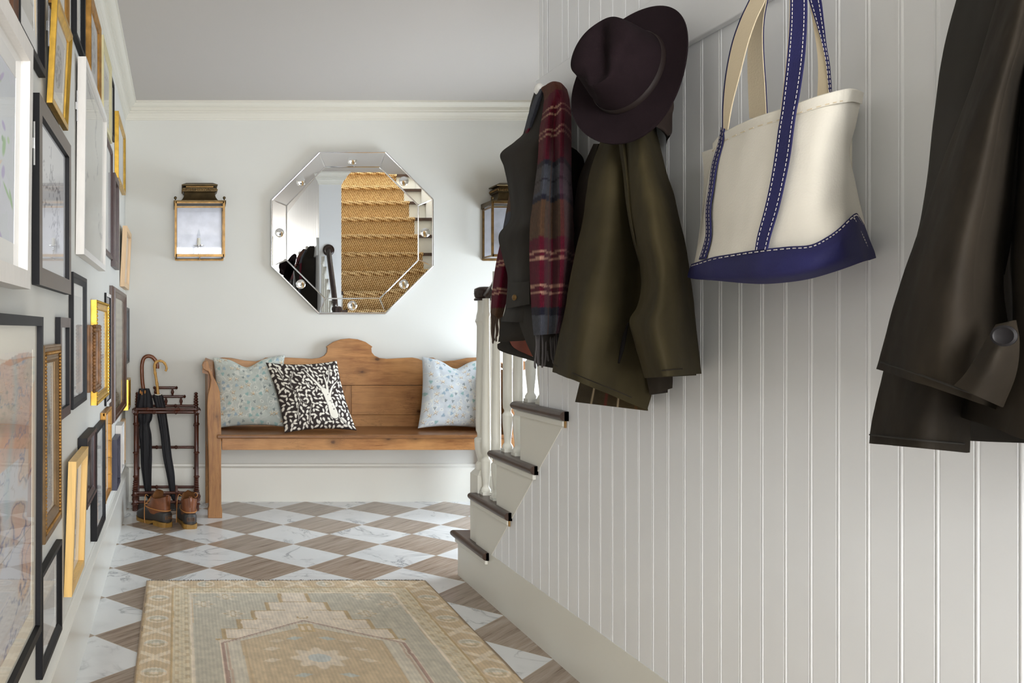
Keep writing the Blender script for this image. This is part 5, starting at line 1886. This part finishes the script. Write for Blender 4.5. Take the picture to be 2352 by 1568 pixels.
# ---- brown felt hat
hat = thing('felt_hat', 'dark brown wide-brimmed felt hat on the peg over the olive coat', 'hat', (1.048, 2.028, 1.666))
hn = Vector((-0.755, -0.366, 0.302)).normalized()
up = Vector((0, 0, 1))
e1 = (up - hn * up.dot(hn)).normalized()
e2 = hn.cross(e1)
ro = 0.300
f1 = e1 * math.cos(ro) + e2 * math.sin(ro)
f2 = -e1 * math.sin(ro) + e2 * math.cos(ro)
HM = Matrix((f1, f2, hn)).transposed().to_4x4()
HM.translation = Vector((1.048, 2.028, 1.666))
HA, HB_ = 0.1815, 0.1460          # brim half axes
CA, CB = 0.105, 0.088             # head opening half axes
nn, vs, rows_ = 96, [], 0
secs = []
# underside of brim -> rim -> top of brim -> crown side -> crown top
for q in (0.0, 0.25, 0.5, 0.75, 0.93, 1.0):
    secs.append(('b', q, -0.0022))
secs.append(('b', 1.004, 0.0))
for q in (1.0, 0.93, 0.75, 0.5, 0.25, 0.06, 0.0):
    secs.append(('b', q, 0.0022))
for t in (0.03, 0.08, 0.2, 0.35, 0.5, 0.65, 0.78, 0.88, 0.95):
    secs.append(('c', t, 0))
for t in (0.92, 0.82, 0.7, 0.55, 0.4, 0.25, 0.1, 0.0):
    secs.append(('t', t, 0))
CH = 0.118
for kind, t, o in secs:
    for k in range(nn):
        a = 2 * PI * k / nn
        ca, sa = math.cos(a), math.sin(a)
        if kind == 'b':
            x, y = (CA + (HA - CA) * t) * ca, (CB + (HB_ - CB) * t) * sa
            z = o + t ** 1.6 * (0.013 * sa * sa - 0.010 * ca * ca) + 0.003 * math.sin(3 * a + 1) * t
        else:
            if kind == 'c':
                s = 1 - 0.13 * t - 0.05 * t ** 6
                z = CH * t
                rx, ry = CA * s, CB * s
                top_ = 0
            else:
                s = (1 - 0.18) * (t ** 0.8)
                rx, ry = CA * s, CB * s
                z = CH * (0.955 + 0.085 * (1 - t * t) ** 0.6)
                top_ = 1
            x, y = rx * ca, ry * sa
            # teardrop crease along the crown and two pinches towards the lower front
            up_ = max(0.0, (z / CH - 0.40) / 0.60)
            z -= 0.030 * up_ * math.exp(-(y / 0.024) ** 2) * (1 / (1 + math.exp(-(x + 0.075) / 0.012))) * (1 / (1 + math.exp((x - 0.070) / 0.014))) * (1 if top_ else max(0, (t - 0.9) / 0.1))
            for sy in (-1, 1):
                g = math.exp(-((x + 0.052) / 0.034) ** 2 - ((y - sy * 0.062) / 0.028) ** 2) * math.exp(-((z / CH - 0.80) / 0.30) ** 2)
                y -= sy * 0.024 * g
                z -= 0.012 * g
            x -= 0.012 * up_ * (1 if x < 0 else 0) * 0
        vs.append((x, y, z))
fs = grid_faces(len(secs), nn, wrap=True) + [tuple((len(secs) - 1) * nn + k for k in range(nn))]
MB().add(vs, fs).build('crown_and_brim', M['felt'], hat, smooth=75, xf=HM)
b = MB()
vs = []
for z, g in ((0.0035, 0.0012), (0.004, 0.0028), (0.016, 0.0026), (0.017, 0.0008)):
    for k in range(nn):
        a = 2 * PI * k / nn
        s = 1 - 0.13 * z / CH
        vs.append(((CA * s + g) * math.cos(a), (CB * s + g) * math.sin(a), z))
b.add(vs, grid_faces(4, nn, wrap=True))
bd = b.build('band', M['hat_band'], hat, smooth=60, xf=HM)
# buckle knot with a loose strap loop on the upper side of the band
ab = -0.62
def bp(a, z, g):
    s = 1 - 0.13 * z / CH
    return ((CA * s + g) * math.cos(a), (CB * s + g) * math.sin(a), z)
b = MB()
b.tube([bp(-0.20, .012, .004), bp(-0.05, .018, .010), bp(.12, .020, .013), bp(.28, .016, .010), bp(.40, .010, .005)], 0.003, 8)
b.tube([bp(-0.42, .010, .005), bp(-0.34, .006, .013), bp(-0.24, .006, .014), bp(-0.16, .010, .006)], 0.0028, 8)
b.build('strap_loop', M['hat_band'], bd, smooth=60, xf=HM)
b = MB().box(-0.004, 0.004, -0.006, 0.006, -0.003, 0.003)
px = bp(-0.18, .011, .005)
b.build('knot', M['brass_dark'], bd, smooth=0, xf=HM @ Matrix.Translation(px))

# ---- dark vest with tartan scarf on the far peg
vt = thing('waxed_vest', 'dark waxed vest on the farthest peg, rust lining showing at the hem', 'vest', tuple(hx(1.10, 1230, 560)))
relief('back_panel', [lr(1300, 330, 1325, 345, [.07, .05, .03]), lr(1303, 366, 1342, 370, [.07, .05, .02]), lr(1303, 420, 1340, 425, [.07, .05, .02]), lr(1303, 480, 1328, 485, [.07, .05, .02]), lr(1300, 560, 1322, 560, [.07, .05, .02])], M['vest_black'], vt, 12, 30, 0.005, 8, 0.0, 2)
relief('body', [
    lr(1226, 212, 1296, 205, [.060, .075, .080, .065, .05]),
    lr(1217, 245, 1300, 240, [.085, .100, .100, .080, .06]),
    lr(1205, 300, 1304, 296, [.130, .135, .125, .095, .06]),
    lr(1182, 325, 1306, 325, [.165, .165, .145, .105, .06]),
    lr(1150, 353, 1308, 352, [.205, .195, .165, .115, .06]),
    lr(1158, 385, 1309, 385, [.200, .198, .170, .120, .06]),
    lr(1168, 430, 1310, 430, [.190, .200, .175, .125, .06]),
    lr(1173, 475, 1312, 475, [.185, .200, .180, .130, .06]),
    lr(1170, 508, 1312, 508, [.190, .205, .185, .132, .06]),
    lr(1146, 540, 1313, 540, [.222, .220, .190, .135, .06]),
    lr(1153, 585, 1313, 585, [.220, .225, .198, .140, .06]),
    lr(1165, 635, 1313, 635, [.215, .230, .205, .145, .07]),
    lr(1160, 705, 1310, 705, [.225, .240, .212, .150, .07]),
    lr(1150, 738, 1300, 745, [.235, .246, .215, .155, .08])], M['vest'], vt, 50, 110, 0.010, 6, 0.01, 14)
relief('skirt_front', [lr(1180, 690, 1300, 700, [.235, .235, .20, .14]), lr(1192, 740, 1300, 745, [.238, .24, .205, .15]), lr(1210, 790, 1292, 790, [.235, .235, .205, .16]), lr(1233, 838, 1275, 846, [.225, .22, .20, .17])], M['vest'], vt, 30, 30, 0.008, 8, 0.02, 17, thick=0.005)
relief('skirt_far', [lr(1150, 728, 1235, 728, [.225, .215, .19]), lr(1147, 765, 1228, 765, [.225, .21, .18]), lr(1144, 785, 1205, 782, [.225, .20, .16])], M['vest'], vt, 24, 20, 0.005, 8, 0.02, 19, thick=0.005)
relief('lining', [lr(1152, 772, 1236, 770, [.170, .165, .155]), lr(1160, 795, 1238, 800, [.165, .160, .150]), lr(1182, 810, 1240, 822, [.16, .155, .145])], M['lining_rust'], vt, 20, 14, 0.006, 9, 0.02, 20, thick=0.004)
relief('hem_band', [lr(1142, 790, 1165, 778, [.215, .20]), lr(1143, 800, 1180, 800, [.212, .19]), lr(1150, 806, 1232, 824, [.205, .175]), lr(1165, 812, 1236, 832, [.20, .172])], M['vest'], vt, 14, 14, 0.003, 9, 0.02, 21, thick=0.004)
o, G = relief('pocket_flap', [lr(1167, 649, 1216, 647, [.236, .246, .240]), lr(1165, 680, 1216, 675, [.240, .252, .246]), lr(1163, 709, 1216, 698, [.244, .256, .250])], M['vest'], vt, 20, 16, 0.003, 8, 0.0, 22, thick=0.003)
c = hx(WX - 0.256, 1182, 683)
MB().lathe([(0.0085, 0), (0.0085, 0.002), (0.0065, 0.0035), (0.0005, 0.004)], c, (-0.92, -0.4, 0), n=16).build('snap', M['brass'], vt, smooth=50)

# scarf
def tartan(U, V, G, far=False):
    """bands across (V, along the length) and stripes along (U) of a muted burgundy, brown and grey check"""
    H = G[..., 2]
    t = (1.835 - H) / 0.78 if not far else (1.72 - H) / 0.66
    rust, wine, grey, brown, navy, cream = [np.array(c) / 255 for c in ((88, 48, 34), (82, 16, 34), (66, 68, 76), (80, 58, 42), (30, 30, 42), (176, 142, 118))]
    c = np.ones(U.shape + (3,)) * wine
    warp = np.where((U > 0.05) & (U < 0.40), 1.0, 0.0)

    def put(m, col, a=1.0):
        nonlocal c
        m = (np.clip(m, 0, 1) * a)[..., None]
        c = c * (1 - m) + col * m

    def band(a, b, col, al=1.0):
        put((t >= a) * (t < b), col, al)
    if far:
        band(-0.3, 0.05, grey)
        band(0.30, 0.42, brown)
        band(0.42, 0.54, grey)
        band(0.88, 1.3, brown)
        for p in (0.655, 0.675, 0.79, 0.81):
            put(np.abs(t - p) < 0.0042, cream, 0.85)
        n = fbm(U * 60, t * 160, 4, 2)
        return np.clip(c * (0.86 + 0.28 * n)[..., None], 0, 1)
    band(-0.2, 0.105, rust)
    band(0.385, 0.405, navy)
    band(0.405, 0.515, grey)
    band(0.455, 0.462, navy)
    band(0.515, 0.535, navy)
    band(0.535, 0.665, brown)
    band(0.905, 0.932, navy)
    band(0.932, 1.2, grey)
    for p in (0.170, 0.196, 0.262, 0.284, 0.715, 0.738, 0.832, 0.856):
        put(np.abs(t - p) < 0.0042, cream, 0.85)
    # stripes running the length
    put((U < 0.16) * (t < 0.5), brown, 0.35)
    put((np.abs(U - 0.40) < 0.02), rust, 0.6)
    put((np.abs(U - 0.66) < 0.015), cream * 0.8, 0.30)
    put((U > 0.70), wine, 0.40)
    n = fbm(U * 60, t * 160, 4, 2)
    return np.clip(c * (0.86 + 0.28 * n)[..., None], 0, 1)


sf = thing('tartan_scarf', 'burgundy, brown and grey tartan scarf with fringed ends over the dark vest', 'scarf', tuple(hx(1.10, 1265, 480)))
main = [
    [(1240, 214, .060), (1258, 203, .098), (1276, 196, .100), (1296, 204, .060)],
    [(1243, 203, .085), (1262, 190, .118), (1282, 188, .116), (1299, 205, .062)],
    [(1249, 224, .106), (1268, 216, .138), (1288, 214, .126), (1303, 222, .066)],
    lr(1245, 260, 1308, 256, [.140, .155, .135, .150, .09]),
    lr(1239, 300, 1309, 292, [.165, .175, .150, .160, .09]),
    lr(1235, 360, 1309, 355, [.190, .205, .165, .175, .09]),
    lr(1229, 412, 1309, 408, [.208, .222, .175, .188, .09]),
    lr(1222, 470, 1313, 470, [.224, .238, .185, .196, .09]),
    lr(1217, 520, 1315, 515, [.234, .248, .192, .202, .10]),
    lr(1216, 588, 1317, 575, [.246, .256, .200, .205, .10]),
    lr(1217, 650, 1314, 640, [.252, .262, .208, .210, .11]),
    lr(1220, 708, 1310, 690, [.255, .265, .212, .210, .12]),
    lr(1223, 745, 1306, 735, [.255, .265, .215, .210, .13]),
    lr(1226, 770, 1298, 764, [.252, .262, .215, .205, .14])]
main = [r if len(r) == 5 else [tuple(p) for p in catmull(np.array(r), 5)] for r in main]
relief('near_end', main, M['attr_wool'], sf, 60, 190, 0.006, 9, 0.02, 31, colfn=lambda U, V, G: tartan(U, V, G), thick=0.006)
farr = [lr(1236, 206, 1250, 200, [.070, .085, .080]), lr(1217, 250, 1238, 245, [.105, .12, .10]), lr(1203, 300, 1222, 300, [.125, .14, .12]), lr(1186, 360, 1212, 360, [.135, .15, .13]), lr(1170, 440, 1200, 440, [.150, .160, .14]), lr(1158, 510, 1186, 510, [.165, .17, .15]),
        lr(1148, 562, 1176, 562, [.175, .18, .16]), lr(1139, 607, 1170, 610, [.185, .19, .17]), lr(1130, 673, 1162, 680, [.195, .20, .17]), lr(1127, 718, 1150, 735, [.20, .20, .18])]
relief('far_end', farr, M['attr_wool'], sf, 30, 150, 0.004, 9, 0.02, 37, colfn=lambda U, V, G: tartan(U * 0.6, V, G, True), thick=0.006)
rr = random.Random(7)


def fringe(rowL, y_end, cnt, dpt, m, seed):
    rr = random.Random(seed)
    b = MB()
    for k in range(cnt):
        t = (k + 0.5) / cnt
        x = rowL[0][0] + (rowL[1][0] - rowL[0][0]) * t
        y = rowL[0][1] + (rowL[1][1] - rowL[0][1]) * t
        d = dpt[0] + (dpt[1] - dpt[0]) * t
        L = y_end[0] + (y_end[1] - y_end[0]) * t - y + rr.uniform(-9, 9)
        P = [tuple(hx(WX - d + 0.001, x, y - 4))]
        dx = 0
        for s in (0.3, 0.6, 0.85, 1.0):
            dx += rr.uniform(-2.2, 2.2)
            P.append(tuple(hx(WX - d, x + dx, y + L * s)))
        b.tube([tuple(p) for p in catmull(np.array(P), 12)], 0.0023, 6, rads=[0.0025] * 10 + [0.003, 0.0018])
    return b


M['fringe_grey'] = plain('grey_wool_fringe', rgb(74, 70, 70), 0.95)
M['fringe_brown'] = plain('brown_wool_fringe', rgb(78, 62, 50), 0.95)
fringe(((1228, 769), (1297, 763)), (838, 826), 15, (.254, .16), None, 2).build('fringe', M['fringe_grey'], sf, smooth=70)
fringe(((1127, 719), (1149, 734)), (782, 778), 7, (.20, .185), None, 5).build('fringe', M['fringe_brown'], sf, smooth=70)

# ---- canvas tote
tb = thing('tote_bag', 'cream canvas tote bag with navy straps and navy base on a peg', 'bag', tuple(hx(1.10, 1800, 480)))
relief('rear_panel', [
    lr(1612, 350, 1972, 220, [.045, .05, .05, .045]), lr(1616, 400, 1958, 300, [.045, .05, .05, .04]), lr(1612, 480, 1960, 420, [.04, .05, .05, .04]), lr(1602, 560, 1980, 510, [.08, .05, .05, .04]), lr(1592, 620, 1998, 570, [.10, .05, .05, .04])],
       M['canvas'], tb, 40, 30, 0.004, 5, 0.0, 41)
body = [
    [(1640, 330, .075), (1663, 308, .120), (1725, 277, .150), (1800, 252, .158), (1880, 224, .150), (1940, 209, .125), (1962, 208, .085), (1979, 214, .045)],
    [(1632, 375, .08), (1643, 366, .135), (1712, 335, .165), (1795, 305, .172), (1880, 285, .160), (1937, 270, .125), (1956, 275, .08), (1966, 285, .045)],
    [(1622, 430, .07), (1634, 424, .145), (1700, 400, .175), (1785, 375, .182), (1875, 350, .166), (1934, 335, .120), (1946, 342, .07), (1952, 348, .04)],
    [(1615, 490, .06), (1628, 484, .150), (1690, 465, .185), (1775, 440, .192), (1870, 420, .172), (1931, 405, .122), (1950, 412, .07), (1966, 425, .035)],
    [(1606, 545, .09), (1626, 540, .155), (1680, 525, .190), (1765, 505, .200), (1865, 480, .180), (1927, 465, .130), (1956, 480, .075), (1984, 505, .030)],
    [(1596, 596, .12), (1612, 592, .160), (1665, 583, .195), (1750, 570, .205), (1860, 552, .188), (1930, 528, .150), (1966, 525, .09), (1997, 560, .030)],
    [(1590, 618, .12), (1606, 618, .160), (1662, 618, .195), (1748, 618, .205), (1858, 610, .188), (1935, 595, .150), (1972, 590, .09), (2004, 578, .030)]]
relief('canvas_body', body, M['canvas'], tb, 70, 70, 0.010, 5, 0.03, 43)
# hem fold along the rim
rim = body[0]
P = catmull(np.array([tuple(hx(WX - d - 0.003, x, y)) for x, y, d in rim]), 50)
b = MB()
vs = []
for p in P:
    vs += [(p[0] - 0.0005, p[1], p[2] + 0.003), (p[0] - 0.0035, p[1] - 0.001, p[2] + 0.001), (p[0] - 0.0035, p[1] - 0.001, p[2] - 0.018), (p[0] + 0.001, p[1], p[2] - 0.0185), (p[0] + 0.004, p[1], p[2] + 0.001)]
b.add(vs, grid_faces(50, 5, wrap=True) + [(0, 1, 2, 3, 4), (245, 246, 247, 248, 249)])
b.build('hem', M['canvas'], tb, smooth=50)
P2 = P.copy()
seam = MB()
vs2 = [(p[0] - 0.004, p[1] - 0.001, p[2] - 0.016) for p in P2]
for i in range(0, 49, 2):
    seam.tube([vs2[i], vs2[i + 1]], 0.0009, 5)
seam.build('stitching', M['webbing'], tb, smooth=0)
base = [
    [(1588, 606, .13), (1600, 602, .155), (1640, 590, .185), (1695, 580, .205), (1750, 572, .214), (1810, 566, .210), (1862, 562, .200), (1900, 544, .182), (1930, 522, .160), (1964, 490, .105), (1974, 498, .07), (1985, 515, .035)],
    [(1582, 622, .13), (1596, 620, .16), (1640, 612, .195), (1695, 606, .215), (1750, 602, .226), (1810, 596, .222), (1862, 590, .212), (1905, 574, .192), (1938, 556, .168), (1970, 540, .115), (1984, 540, .07), (1997, 548, .035)],
    [(1579, 634, .13), (1596, 636, .155), (1640, 636, .190), (1695, 636, .212), (1750, 637, .222), (1810, 632, .218), (1862, 622, .208), (1908, 608, .188), (1945, 592, .162), (1976, 578, .115), (1993, 574, .07), (2008, 576, .035)],
    [(1579, 637, .125), (1597, 641, .145), (1640, 644, .165), (1695, 649, .180), (1750, 652, .185), (1810, 648, .182), (1862, 640, .175), (1912, 626, .160), (1948, 614, .140), (1980, 602, .105), (1997, 597, .07), (2012, 592, .035)]]
relief('navy_base', base, M['navy'], tb, 90, 30, 0.006, 6, 0.02, 47)


def ribbon(name, E1, E2, m, parent, th=0.0016, n=60):
    A = np.array([tuple(hx(WX - d, x, y)) for x, y, d in catmull(np.array(E1, float), n)])
    B = np.array([tuple(hx(WX - d, x, y)) for x, y, d in catmull(np.array(E2, float), n)])
    vs = []
    for i in range(n):
        a, c = Vector(A[i]), Vector(B[i])
        t = Vector(A[min(i + 1, n - 1)] + B[min(i + 1, n - 1)] - A[max(i - 1, 0)] - B[max(i - 1, 0)])
        nr = t.cross(c - a).normalized() * th / 2
        vs += [a + nr, c + nr, c - nr, a - nr]
    fs = []
    for i in range(n - 1):
        for k in range(4):
            fs.append((i * 4 + k, i * 4 + (k + 1) % 4, i * 4 + 4 + (k + 1) % 4, i * 4 + 4 + k))
    fs += [(0, 1, 2, 3), tuple((n - 1) * 4 + k for k in range(4))]
    MB().add(vs, fs).build(name, m, parent, smooth=40)
    return A, B


def shift(E, d):
    return [(x, y, q + d) for x, y, q in E]


def dashes(A, B, parent, f=0.14, out=0.0016, step=2):
    b = MB()
    n = len(A)
    L = [0]
    for i in range(1, n):
        L.append(L[-1] + float(np.linalg.norm(A[i] - A[i - 1])))
    for q in (f, 1 - f):
        C = A + (B - A) * q
        s = 0.0
        while s < L[-1] - 0.006:
            p0 = np.array([np.interp(s, L, C[:, k]) for k in range(3)])
            p1 = np.array([np.interp(s + 0.0052, L, C[:, k]) for k in range(3)])
            o = np.array([-out * 0.9, -out * 0.45, 0])
            b.tube([tuple(p0 + o), tuple(p1 + o)], 0.0006, 5)
            s += 0.0085
    b.build('stitching', M['thread'], parent, smooth=0)


# right-hand navy strap: up the front panel and on to the peg
E1 = [(1735, 574, .216), (1741, 540, .211), (1757, 480, .205), (1770, 420, .198), (1780, 360, .190), (1788, 300, .180), (1795, 258, .172), (1800, 215, .168), (1809, 130, .158), (1815, 50, .142), (1816, -20, .128), (1814, -90, .112), (1806, -150, .094), (1799, -176, .075)]
E2 = [(1762, 573, .216), (1770, 540, .211), (1788, 480, .204), (1802, 420, .197), (1814, 360, .189), (1822, 300, .180), (1828, 258, .172), (1837, 210, .166), (1848, 130, .152), (1853, 50, .136), (1853, -20, .122), (1848, -90, .106), (1834, -150, .088), (1815, -178, .070)]
A, B = ribbon('front_strap', E1, E2, M['navy'], tb, 0.0022)
dashes(A, B, tb)
ribbon('strap_webbing', [(x - 2.0, y, d - 0.002) for x, y, d in E1[6:]], [(x, y, d - 0.002) for x, y, d in E2[6:]], M['webbing'], tb, 0.0016)
# left-hand navy strap down the near-left edge of the front panel
E1 = [(1657, 292, .118), (1650, 330, .120), (1636, 378, .128), (1629, 430, .138), (1622, 480, .144), (1622, 535, .150), (1616, 565, .156), (1606, 596, .158)]
E2 = [(1664, 296, .128), (1659, 334, .136), (1647, 380, .148), (1639, 430, .156), (1632, 480, .160), (1633, 535, .166), (1629, 565, .170), (1620, 594, .172)]
A, B = ribbon('side_strap', E1, E2, M['navy'], tb, 0.0022)
dashes(A, B, tb, 0.22)
# left half of the front handle, cream inside towards the room, navy edge beyond
E1 = [(1662, 300, .122), (1663, 240, .122), (1670, 170, .122), (1684, 100, .120), (1703, 45, .116), (1724, 0, .110), (1752, -60, .102), (1780, -125, .092), (1798, -172, .078)]
E2 = [(1672, 298, .128), (1682, 240, .130), (1700, 170, .130), (1718, 100, .128), (1737, 45, .123), (1758, 0, .116), (1778, -60, .106), (1800, -125, .094), (1814, -174, .080)]
ribbon('front_handle_webbing', E1, E2, M['webbing'], tb, 0.0018)
ribbon('front_handle', [(x - 3.0, y, d - 0.002) for x, y, d in E1], [(x - 1, y, d - 0.003) for x, y, d in E2], M['navy'], tb, 0.0018)
# rear handle
E1 = [(1722, 272, .060), (1719, 200, .062), (1718, 120, .066), (1727, 60, .070), (1738, 10, .074), (1756, -60, .078), (1780, -125, .082), (1797, -170, .080)]
E2 = [(1760, 266, .060), (1757, 200, .062), (1752, 120, .066), (1752, 60, .072), (1759, 10, .078), (1776, -60, .082), (1795, -125, .086), (1806, -172, .084)]
ribbon('rear_handle_webbing', E1, E2, M['webbing'], tb, 0.0018)
ribbon('rear_handle', [(x + 1, y, d - 0.003) for x, y, d in E1], [(x + 2.4, y, d - 0.003) for x, y, d in E2], M['navy'], tb, 0.0018)
E1 = [(1878, 222, .060), (1880, 170, .062), (1878, 120, .064), (1869, 60, .068), (1858, 0, .074), (1842, -60, .078), (1824, -125, .082), (1808, -172, .080)]
E2 = [(1907, 213, .058), (1905, 170, .060), (1897, 120, .062), (1886, 60, .066), (1876, 0, .070), (1858, -60, .074), (1838, -125, .078), (1816, -172, .078)]
ribbon('rear_handle_webbing', E1, E2, M['webbing'], tb, 0.0018)
E1 = [(1904, 213, .055), (1898, 150, .058), (1888, 100, .062), (1874, 50, .066), (1858, 0, .072), (1846, -45, .076)]
E2 = [(1911, 211, .052), (1906, 150, .055), (1898, 100, .058), (1892, 50, .062), (1886, 0, .064), (1874, -45, .068)]
A, B = ribbon('rear_handle', [(x, y, d + 0.006) for x, y, d in E1], [(x, y, d + 0.006) for x, y, d in E2], M['navy'], tb, 0.0018)
dashes(A, B, tb, 0.2)
# stitched seam on the base
for row, off in ((base[0], 0.006),):
    P = catmull(np.array([tuple(hx(WX - d - 0.004, x, y + off * 1000 * 0.8)) for x, y, d in row]), 90)
    b = MB()
    for i in range(0, 88, 2):
        b.tube([tuple(P[i]), tuple(P[i + 1])], 0.0009, 5)
    b.build('stitching', M['thread'], tb, smooth=0)
# side tab of the base: its outer seam
P = catmull(np.array([tuple(hx(WX - d - 0.003, x, y)) for x, y, d in ((1962, 500, .112), (1976, 530, .085), (1990, 560, .065), (2000, 595, .055))]), 30)
b = MB()
for i in range(0, 28, 2):
    b.tube([tuple(P[i]), tuple(P[i + 1])], 0.0009, 5)
b.build('stitching', M['thread'], tb, smooth=0)

# ---- dark brown jacket nearest the camera
jk = thing('waxed_jacket', 'dark brown waxed jacket nearest the camera, cut by the right edge', 'jacket', tuple(hx(1.10, 2260, 520)))
relief('rear_layer', [
    lr(2290, -330, 2520, -340, [.06, .08, .07, .05]), lr(2246, -160, 2420, -160, [.085, .10, .09, .07]),
    lr(2198, 0, 2400, 0, [.105, .125, .12, .10]), lr(2167, 124, 2380, 124, [.120, .140, .13, .11]), lr(2149, 241, 2360, 241, [.130, .150, .14, .12]), lr(2129, 413, 2340, 413, [.145, .165, .15, .12]), lr(2109, 524, 2320, 524, [.155, .175, .16, .12]), lr(2080, 630, 2300, 630, [.165, .18, .16, .12])], M['wax_dark'], jk, 40, 60, 0.010, 6, 0.05, 51, thick=0.01)
relief('body', [
    [(2330, -330, .06), (2400, -330, .07), (2440, -330, .09), (2540, -330, .09), (2660, -330, .05)],
    [(2300, -120, .06), (2380, -120, .07), (2430, -120, .11), (2560, -120, .11), (2720, -120, .06)],
    [(2290, 0, .06), (2345, 0, .07), (2390, 0, .13), (2560, 0, .14), (2740, 0, .06)],
    [(2280, 240, .06), (2330, 240, .07), (2375, 240, .165), (2560, 240, .17), (2760, 240, .06)],
    [(2260, 480, .06), (2318, 480, .07), (2362, 480, .185), (2570, 480, .19), (2780, 480, .06)],
    [(2250, 620, .07), (2312, 620, .08), (2352, 620, .205), (2570, 620, .21), (2790, 620, .06)],
    [(2230, 740, .12), (2316, 740, .15), (2360, 740, .235), (2570, 740, .23), (2800, 740, .06)],
    [(2210, 850, .16), (2300, 860, .20), (2360, 880, .245), (2570, 900, .24), (2810, 920, .06)],
    [(2187, 930, .17), (2290, 955, .215), (2360, 985, .25), (2570, 1020, .25), (2815, 1040, .06)],
    [(2186, 950, .17), (2290, 985, .22), (2360, 1010, .25), (2570, 1060, .25), (2820, 1080, .06)]], M['wax_brown'], jk, 60, 80, 0.012, 5, 0.02, 53)
relief('upper_sleeve', [
    lr(2345, -340, 2470, -350, [.09, .11, .10, .07]),
    lr(2318, -120, 2430, -130, [.125, .155, .15, .10]),
    lr(2291, 0, 2400, -10, [.140, .185, .18, .11]),
    lr(2262, 95, 2375, 90, [.150, .205, .205, .12]),
    lr(2236, 180, 2350, 175, [.160, .220, .220, .13]),
    lr(2204, 262, 2338, 260, [.172, .235, .235, .135]),
    lr(2174, 345, 2330, 345, [.185, .250, .245, .14]),
    lr(2148, 425, 2320, 425, [.195, .262, .255, .145]),
    lr(2125, 496, 2310, 500, [.205, .272, .262, .15]),
    lr(2098, 570, 2302, 590, [.215, .280, .268, .155]),
    lr(2063, 675, 2302, 680, [.228, .290, .275, .17]),
    lr(2030, 792, 2312, 790, [.242, .300, .285, .19]),
    lr(2021, 828, 2300, 890, [.245, .300, .285, .20]),
    lr(2016, 847, 2290, 940, [.245, .300, .285, .21])], M['wax_brown'], jk, 70, 120, 0.026, 6, 0.05, 57, thick=0.008)
relief('cuff_tab', [lr(2286, 745, 2330, 735, [.275, .27, .26]), lr(2252, 800, 2338, 790, [.305, .31, .28]), lr(2218, 855, 2330, 860, [.318, .315, .28]), lr(2190, 885, 2300, 935, [.318, .31, .26])], M['wax_brown'], jk, 24, 24, 0.005, 7, 0.0, 58, thick=0.004)
c = hx(WX - 0.316, 2308, 771)
MB().lathe([(0.010, 0), (0.0115, 0.0015), (0.0115, 0.003), (0.009, 0.0042), (0.0075, 0.0030), (0.001, 0.0028)], c, (-0.88, -0.47, 0), n=20).build('button', M['dark_button'], jk, smooth=50)
relief('lower_sleeve', [lr(2045, 780, 2240, 800, [.18, .22, .22, .17]), lr(2026, 858, 2230, 880, [.185, .23, .225, .17]), lr(2002, 965, 2220, 970, [.19, .24, .235, .17]), lr(1995, 1018, 2218, 1040, [.195, .245, .235, .17])], M['wax_brown'], jk, 44, 44, 0.022, 7, 0.04, 61, thick=0.008)
relief('lining', [lr(2215, 935, 2420, 960, [.10, .12, .12]), lr(2216, 985, 2420, 1000, [.10, .12, .12]), lr(2225, 1012, 2420, 1020, [.10, .12, .12])], M['wax_dark'], jk, 20, 16, 0.010, 9, 0.0, 62, thick=0.006)
hem_seam([(2022, 849, .246), (2108, 877, .298), (2198, 909, .292), (2240, 923, .262)], 18, jk, M['wax_dark'])
hem_seam([(1998, 1018, .197), (2069, 1026, .244), (2143, 1033, .238), (2214, 1039, .175)], 20, jk, M['wax_dark'])
